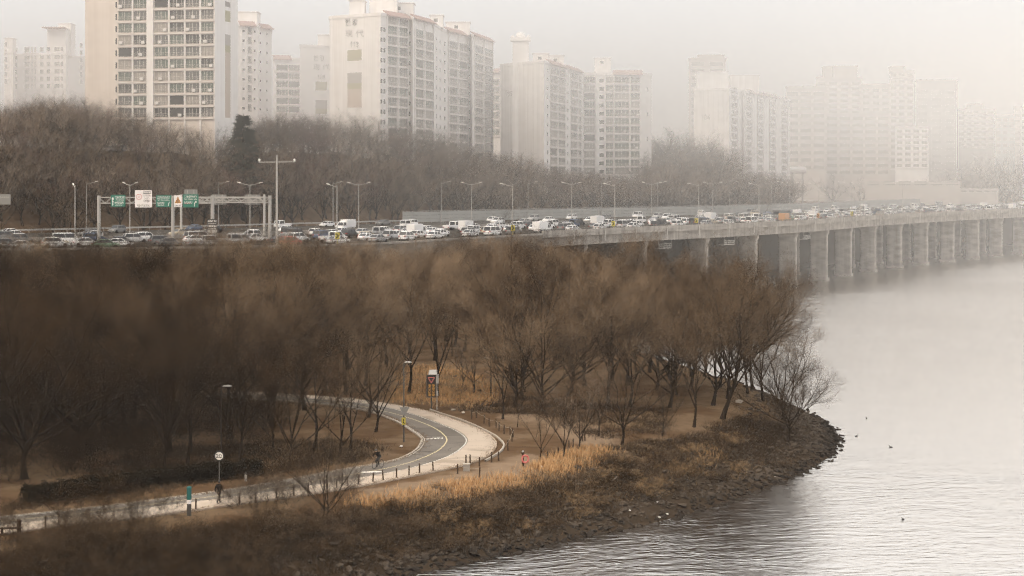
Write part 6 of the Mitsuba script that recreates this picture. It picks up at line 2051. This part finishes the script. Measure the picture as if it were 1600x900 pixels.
def park_lamp(u, v_head, y, lab, dirx=1):
    """a park lamp that shows its head at the pixel and stands at distance y"""
    x = (u - U0) / FOC * y
    zg, zh = gz1(x, y), H - (v_head - V0) * y / FOC
    key = numbered('park_lamp')
    L(key, lab, 'park lamp')
    xp = x - 0.5 * dirx
    shape(key + '__post', MB().tube([[xp, y, zg - 0.2], [xp, y, zh - 0.15], [xp + 0.15 * dirx, y, zh]], [0.075, 0.05, 0.03], 8), 'm_pole_dark')
    shape(key + '__lamp_head', MB().hull([[x + a * dirx, y + b, zh + c] for a, b, c in ((-0.45, -0.08, 0), (-0.45, 0.08, 0), (0.4, -0.13, 0.02), (0.4, 0.13, 0.02), (0.1, 0, 0.15), (-0.3, 0, 0.1), (0.35, 0, 0.09))]), 'm_sign_back')


park_lamp(543, 513.5, 226, 'park lamp whose pale head shows among the twigs left of the tall swollen trunk')
park_lamp(355, 604, 158, 'park lamp above the dark hedge, its head just under the crowns')
park_lamp(712, 475.5, 262, 'park lamp behind the light board, high among the twigs')
park_lamp(760, 560, 214, 'park lamp with a thin dark pole right of the golden clearing', -1)
park_lamp(308, 575, 168, 'small park lamp deep in the dark grove')

# the light board in the clearing: dark panel with a red triangle and two columns of characters, a solar panel on top
p = ground_at(674, 641)
px, py = p[1] / FOC, p[1]
X = lambda u: (u - U0) * px
Z = lambda v: H - (v - V0) * py / FOC
L('light_board', 'dark board with a red triangle and two columns of amber characters in the golden clearing', 'sign')
shape('light_board__post', MB().tube([[X(674), py, p[2] - 0.3], [X(674), py, Z(600)]], 0.07, 8), 'm_metal_dark')
shape('light_board__panel', MB().box([X(673.7), py - 0.12, Z(603.3)], [13.6 * px, 0.16, 33 * px]), 'm_led_panel')
mb = MB()
for (a, b), (c, d) in (((669, 589.5), (679, 589.5)), ((679, 589.5), (674, 598)), ((674, 598), (669, 589.5))):
    mb.beam([X(a), py - 0.21, Z(b)], [X(c), py - 0.21, Z(d)], 0.02, 0.10)
shape('light_board__triangle', mb, 'm_pink')
mb = MB()
for k, y0 in enumerate((600.5, 605.2, 610, 614.8)):
    for u0 in (669.6, 675.6):
        for a, b, c, d, w in syllables(0, 1, 0, 1, 1, k * 7 + int(u0), 0.07):
            mb.beam([X(u0 + 4 * a), py - 0.21, Z(y0 + 3.3 * b)], [X(u0 + 4 * c), py - 0.21, Z(y0 + 3.3 * d)], 0.02, 0.085)
        if k in (0, 3):
            mb.box([X(u0 + 2), py - 0.205, Z(y0 + 1.7)], [2.4 * px, 0.02, 2.0 * px])
shape('light_board__lettering', mb, 'm_amber')
shape('light_board__frame', MB().box([X(673.7), py - 0.12, Z(586.3)], [14.4 * px, 0.2, 0.08]).box([X(673.7), py - 0.12, Z(620.2)], [14.4 * px, 0.2, 0.08]).box([X(666.6), py - 0.12, Z(603.3)], [0.06, 0.2, 34 * px]).box([X(680.8), py - 0.12, Z(603.3)], [0.06, 0.2, 34 * px]), 'm_metal_dark')
mb = MB()
for u in (670.5, 681.5):
    mb.beam([X(u), py, Z(587)], [X(u), py, Z(579)], 0.05)
mb.beam([X(682.6), py + 0.1, p[2] - 0.3], [X(682.6), py + 0.1, Z(579)], 0.09)
shape('light_board__rack', mb, 'm_metal_pale')
v = [[X(669.5), py - 0.35, Z(585)], [X(683), py - 0.35, Z(585)], [X(682), py + 0.35, Z(579)], [X(671), py + 0.35, Z(579)]]
mb = MB().add(v + [[a, b + 0.01, c + 0.05] for a, b, c in v], MB.BF)
shape('light_board__solar_panel', mb, 'm_metal_grey')
shape('light_board__control_box', MB().box([X(683.5), py - 0.06, Z(592)], [0.26, 0.25, 0.95]).box([X(683.3), py - 0.06, Z(614.5)], [0.20, 0.25, 0.5]), 'm_metal_pale')

# ring buoy on its stand
p = ground_at(817, 730)
L('ring_buoy', 'red ring buoy hanging on a short dark stand at the edge of the bare earth', 'ring buoy')
shape('ring_buoy__stand', MB().box(p + [0, 0, 0.75], [0.2, 0.18, 1.3], 0, 0.85).box(p + [0, 0, 1.22], [0.3, 0.26, 0.1]), 'm_wood_dark')
shape('ring_buoy__cap', MB().lathe([(0.0, 1.42), (0.08, 1.40), (0.11, 1.28), (0, 1.28)], p, 10), 'm_metal_grey')
mb, band = MB(), MB()
c = p + [0.20, -0.18, 0.72]
a = np.linspace(0, 2 * np.pi, 29)
for k in range(28):
    am = (a[k] + a[k + 1]) / 2
    q0, q1 = [c + [0.27 * math.cos(x), -0.03 + 0.02 * math.sin(x), 0.30 * math.sin(x)] for x in (a[k], a[k + 1])]
    (band if k % 7 == 3 else mb).tube([q0, q1], 0.085 if k % 7 != 3 else 0.09, 10, False)
shape('ring_buoy__ring', mb, 'm_pink', 40)
shape('ring_buoy__band', band, 'm_red', 40)

# teal marker post, small pale marker by the hedge, hedge, litter bin box by the fence
p = ground_at(295.5, 806)
L('marker_post', 'tall teal marker post with a white band in front of the footway', 'post')
shape('marker_post__shaft', MB().lathe([(0.16, -0.3), (0.16, 1.05)], p, 14), 'm_metal_dark')
shape('marker_post__band', MB().lathe([(0.166, 0.86), (0.166, 1.16)], p, 14), 'm_sign_white')
shape('marker_post__head', MB().lathe([(0.17, 1.16), (0.17, 1.93), (0.185, 1.94), (0.185, 2.06), (0.10, 2.12), (0, 2.13)], p, 14), 'm_teal')
p = ground_at(384, 752)
L('verge_marker', 'small pale marker post on the verge at the right end of the hedge', 'post')
shape('verge_marker__shaft', MB().lathe([(0.09, -0.2), (0.09, 0.62), (0, 0.66)], p, 10), 'm_metal_grey')
shape('verge_marker__cap', MB().lathe([(0.10, 0.55), (0.10, 0.70), (0, 0.74)], p, 10), 'm_metal_dark')
p = ground_at(729, 736)
shape('cable_box__housing', MB().box(p + [0, 0, 0.25], [0.55, 0.5, 0.62]), 'm_concrete')
shape('cable_box__lid', MB().box(p + [0, 0, 0.59], [0.62, 0.56, 0.07]), 'm_kerb')
L('cable_box', 'small pale concrete box among the crooked posts of the bend', 'box')

a, b = ground_at(40, 787), ground_at(404, 742)
rngh = np.random.default_rng(9)
n = 22000
t, o, hz = rngh.random(n), rngh.uniform(-0.75, 0.75, n), rngh.uniform(0, 1.25, n)
nrm = unit(np.array([-(b - a)[1], (b - a)[0], 0]))
lump = meshkit.fbm(np.stack([t * 60, o * 0.8 + 3, 0 * t], -1), 3, 2)
hz = hz * (0.6 + 0.75 * lump)
o = o * (0.8 + 0.5 * meshkit.noise(np.stack([t * 45, hz * 1.5, 0 * t], -1), 4))
shell = (np.abs(o) > 0.42) | (hz > 0.75) | (t > 0.985)
pts = a + (b - a) * t[:, None] + nrm * o[:, None]
pts[:, 2] = ground_z(pts[:, 0], pts[:, 1]) + hz
pts = pts[shell]
d = unit(rngh.normal(size=pts.shape) + nrm * np.sign(o[shell])[:, None] * 0.8)
shape('hedge__foliage', tubes(np.stack([pts, pts + d * 0.30], 1), np.broadcast_to([0.045, 0.0], (len(pts), 2)), 3, tip=True), 'm_hedge')
L('hedge', 'dark clipped hedge along the verge behind the walker', 'hedge')
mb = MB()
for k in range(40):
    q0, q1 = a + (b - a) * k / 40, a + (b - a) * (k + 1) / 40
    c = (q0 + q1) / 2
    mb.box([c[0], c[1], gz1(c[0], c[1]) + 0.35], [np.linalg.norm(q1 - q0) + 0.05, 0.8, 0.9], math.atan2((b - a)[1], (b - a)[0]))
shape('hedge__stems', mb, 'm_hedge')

# picnic table and benches cut by the left edge
for i, (u, v, ln, lab) in enumerate(((6, 846, 2.6, 'long wooden bench cut by the left edge of the picture'), (16, 836, 1.5, 'small backless bench behind the long one at the left edge'))):
    p = ground_at(u, v)
    k = numbered('bench')
    L(k, lab, 'bench')
    for j, dy in enumerate((-0.16, 0.0, 0.16)):
        shape(k + '__seat_slat' + (f'_{j:03d}' if j else ''), MB().box(p + [0, dy, 0.46], [ln, 0.14, 0.05], 0.12), 'm_wood_dark')
    for j, dx in enumerate((-ln * 0.36, ln * 0.36)):
        shape(k + '__leg' + (f'_{j:03d}' if j else ''), MB().box(p + [dx, dx * 0.12, 0.2], [0.12, 0.34, 0.46], 0.12), 'm_wood_dark')
p = ground_at(30, 833)
L('bollard', 'thick wooden post standing beside the benches', 'post')
shape('bollard__shaft', MB().tube([p - [0, 0, 0.2], p + [0, 0, 0.85]], 0.12, 10).tube([p + [0, 0, 0.85], p + [0, 0, 0.92]], [0.12, 0.07], 10), 'm_wood_dark')

# odds and ends on the bank: a pale plank, a stick, litter
for u, v, ln, w, ang, el, lab in ((960, 752.5, 0.85, 0.13, 0.9, 22, 'pale wooden plank lying aslant on the bank'), (987, 742, 0.55, 0.05, 1.1, 50, 'thin pale stick poking up above the plank'), (903, 760, 0.8, 0.04, -0.3, 2, 'thin pale branch lying on the weeds')):
    p = ground_at(u, v)
    k = numbered('driftwood')
    d = np.array([math.cos(ang) * math.cos(math.radians(el)), math.sin(ang) * math.cos(math.radians(el)), math.sin(math.radians(el))]) * ln / 2
    shape(k, MB().beam(p + [0, 0, 0.2] - d, p + [0, 0, 0.2] + d, w, 0.05), 'm_wood_pale')
    L(k, lab, 'driftwood')
for u, v, s, lab in ((846, 731.5, 0.42, 'white scrap lying on the straw right of the ring buoy'), (627, 699, 0.34, 'white scrap at the foot of the pole with the yellow plate'), (984, 799, 0.24, 'round white scrap low among the stones'), (899, 796, 0.3, 'white scrap among the weeds halfway down the bank'), (560, 838, 0.22, 'tiny white scrap on the stones at the lower left'),
                     (1042, 805, 0.36, 'pale scrap at the waterline below the plank'), (1030, 810, 0.32, 'pale scrap at the waterline left of the other one'), (1212, 747, 0.3, 'pale scrap at the waterline near the tip'), (1027, 786, 0.22, 'small pale scrap on the stones above the waterline'), (1155, 630, 0.9, 'pale slab leaning under the big willow')):
    p = ground_at(u, v)
    k = numbered('litter_scrap')
    r = np.random.default_rng(int(u))
    pts = unit(r.normal(size=(12, 3))) * [s * 0.5, s * 0.4, s * 0.28] + p + [0, 0, s * 0.2 + 0.03]
    shape(k, MB().hull(pts), 'm_litter' if u != 1155 else 'm_kerb')
    L(k, lab, 'litter')
# boulders lying loose in the clearing
for u, v, s, lab in ((708, 641.5, 0.8, 'flat pale stone at the edge of the golden clearing'), (724, 646, 0.7, 'flat stone right of the other on the bare earth'), (711, 589, 0.9, 'dark boulder in the golden clearing'), (750, 612, 1.0, 'dark low boulder at the right of the clearing')):
    p = ground_at(u, v)
    k = numbered('boulder')
    scene[k] = {**mikit.ply(ROCKS[int(u) % 10], 'm_kerb' if u in (708, 724) else 'm_stone'), 'to_world': place(p + [0, 0, 0.1], u, [s * 0.6, s * 0.5, s * 0.45])}
    L(k, lab, 'boulder')

# fallen leaves along the edges of the path
rngl = np.random.default_rng(31)
n = 7000
i, side = rngl.integers(20, len(PATH) - 30, n), rngl.random(n) < 0.5
e = np.where(side[:, None], PATH[i, 0], PATH[i, 3])
inw = unit(np.where(side[:, None], PATH[i, 3] - PATH[i, 0], PATH[i, 0] - PATH[i, 3]))
xy = e + inw * (np.abs(rngl.normal(size=n)) * 0.45 - 0.15)[:, None] + rngl.normal(size=(n, 2)) * 0.12
c = np.c_[xy, np.full(n, PATH_Z + 0.055)]
a, r = rngl.random(n) * 6.28, rngl.uniform(0.03, 0.075, n)
d1, d2 = np.c_[np.cos(a), np.sin(a), rngl.normal(size=n) * 0.25] * r[:, None], np.c_[-np.sin(a), np.cos(a), rngl.normal(size=n) * 0.25] * r[:, None] * 0.6
v = np.stack([c - d1, c + d2, c + d1, c - d2], 1).reshape(-1, 3)
shape('fallen_leaves', (v, np.arange(4 * n).reshape(-1, 4)), 'm_straw_dark')
L('fallen_leaves', 'brown fallen leaves blown along the edges of the path', kind='stuff')

# water birds
for i, (u, v, lab) in enumerate(((1338, 682, 'dark water bird nearest the tip of the bank'), (1354, 654, 'dark water bird swimming highest up in the picture'), (1392, 699, 'dark water bird farthest out from the tip'), (1411, 812, 'dark water bird alone low on the open river'))):
    p = at(u, v, 0.0)
    k = numbered('water_bird')
    a = 0.6 + i * 1.1
    to = place(p, a, 0.75)
    bd = [m3.Manifold.batch_hull([ball([-0.22, 0, 0.06], 0.04), ball([0, 0, 0.05], 0.12), ball([0.14, 0, 0.06], 0.08)]), bone([0.13, 0, 0.08], 0.045, [0.21, 0, 0.25], 0.032), bone([0.21, 0, 0.25], 0.042, [0.25, 0, 0.25], 0.034)]
    scene[k + '__body'] = {**mikit.ply(fuse(bd, 0.03, 4), 'm_black', True), 'to_world': to}
    scene[k + '__bill'] = {**mikit.ply(MB().hull([[0.27, 0.012, 0.25], [0.27, -0.012, 0.25], [0.27, 0, 0.265], [0.34, 0, 0.245]]).mesh(), 'm_amber'), 'to_world': to}
    L(k, lab, 'bird')
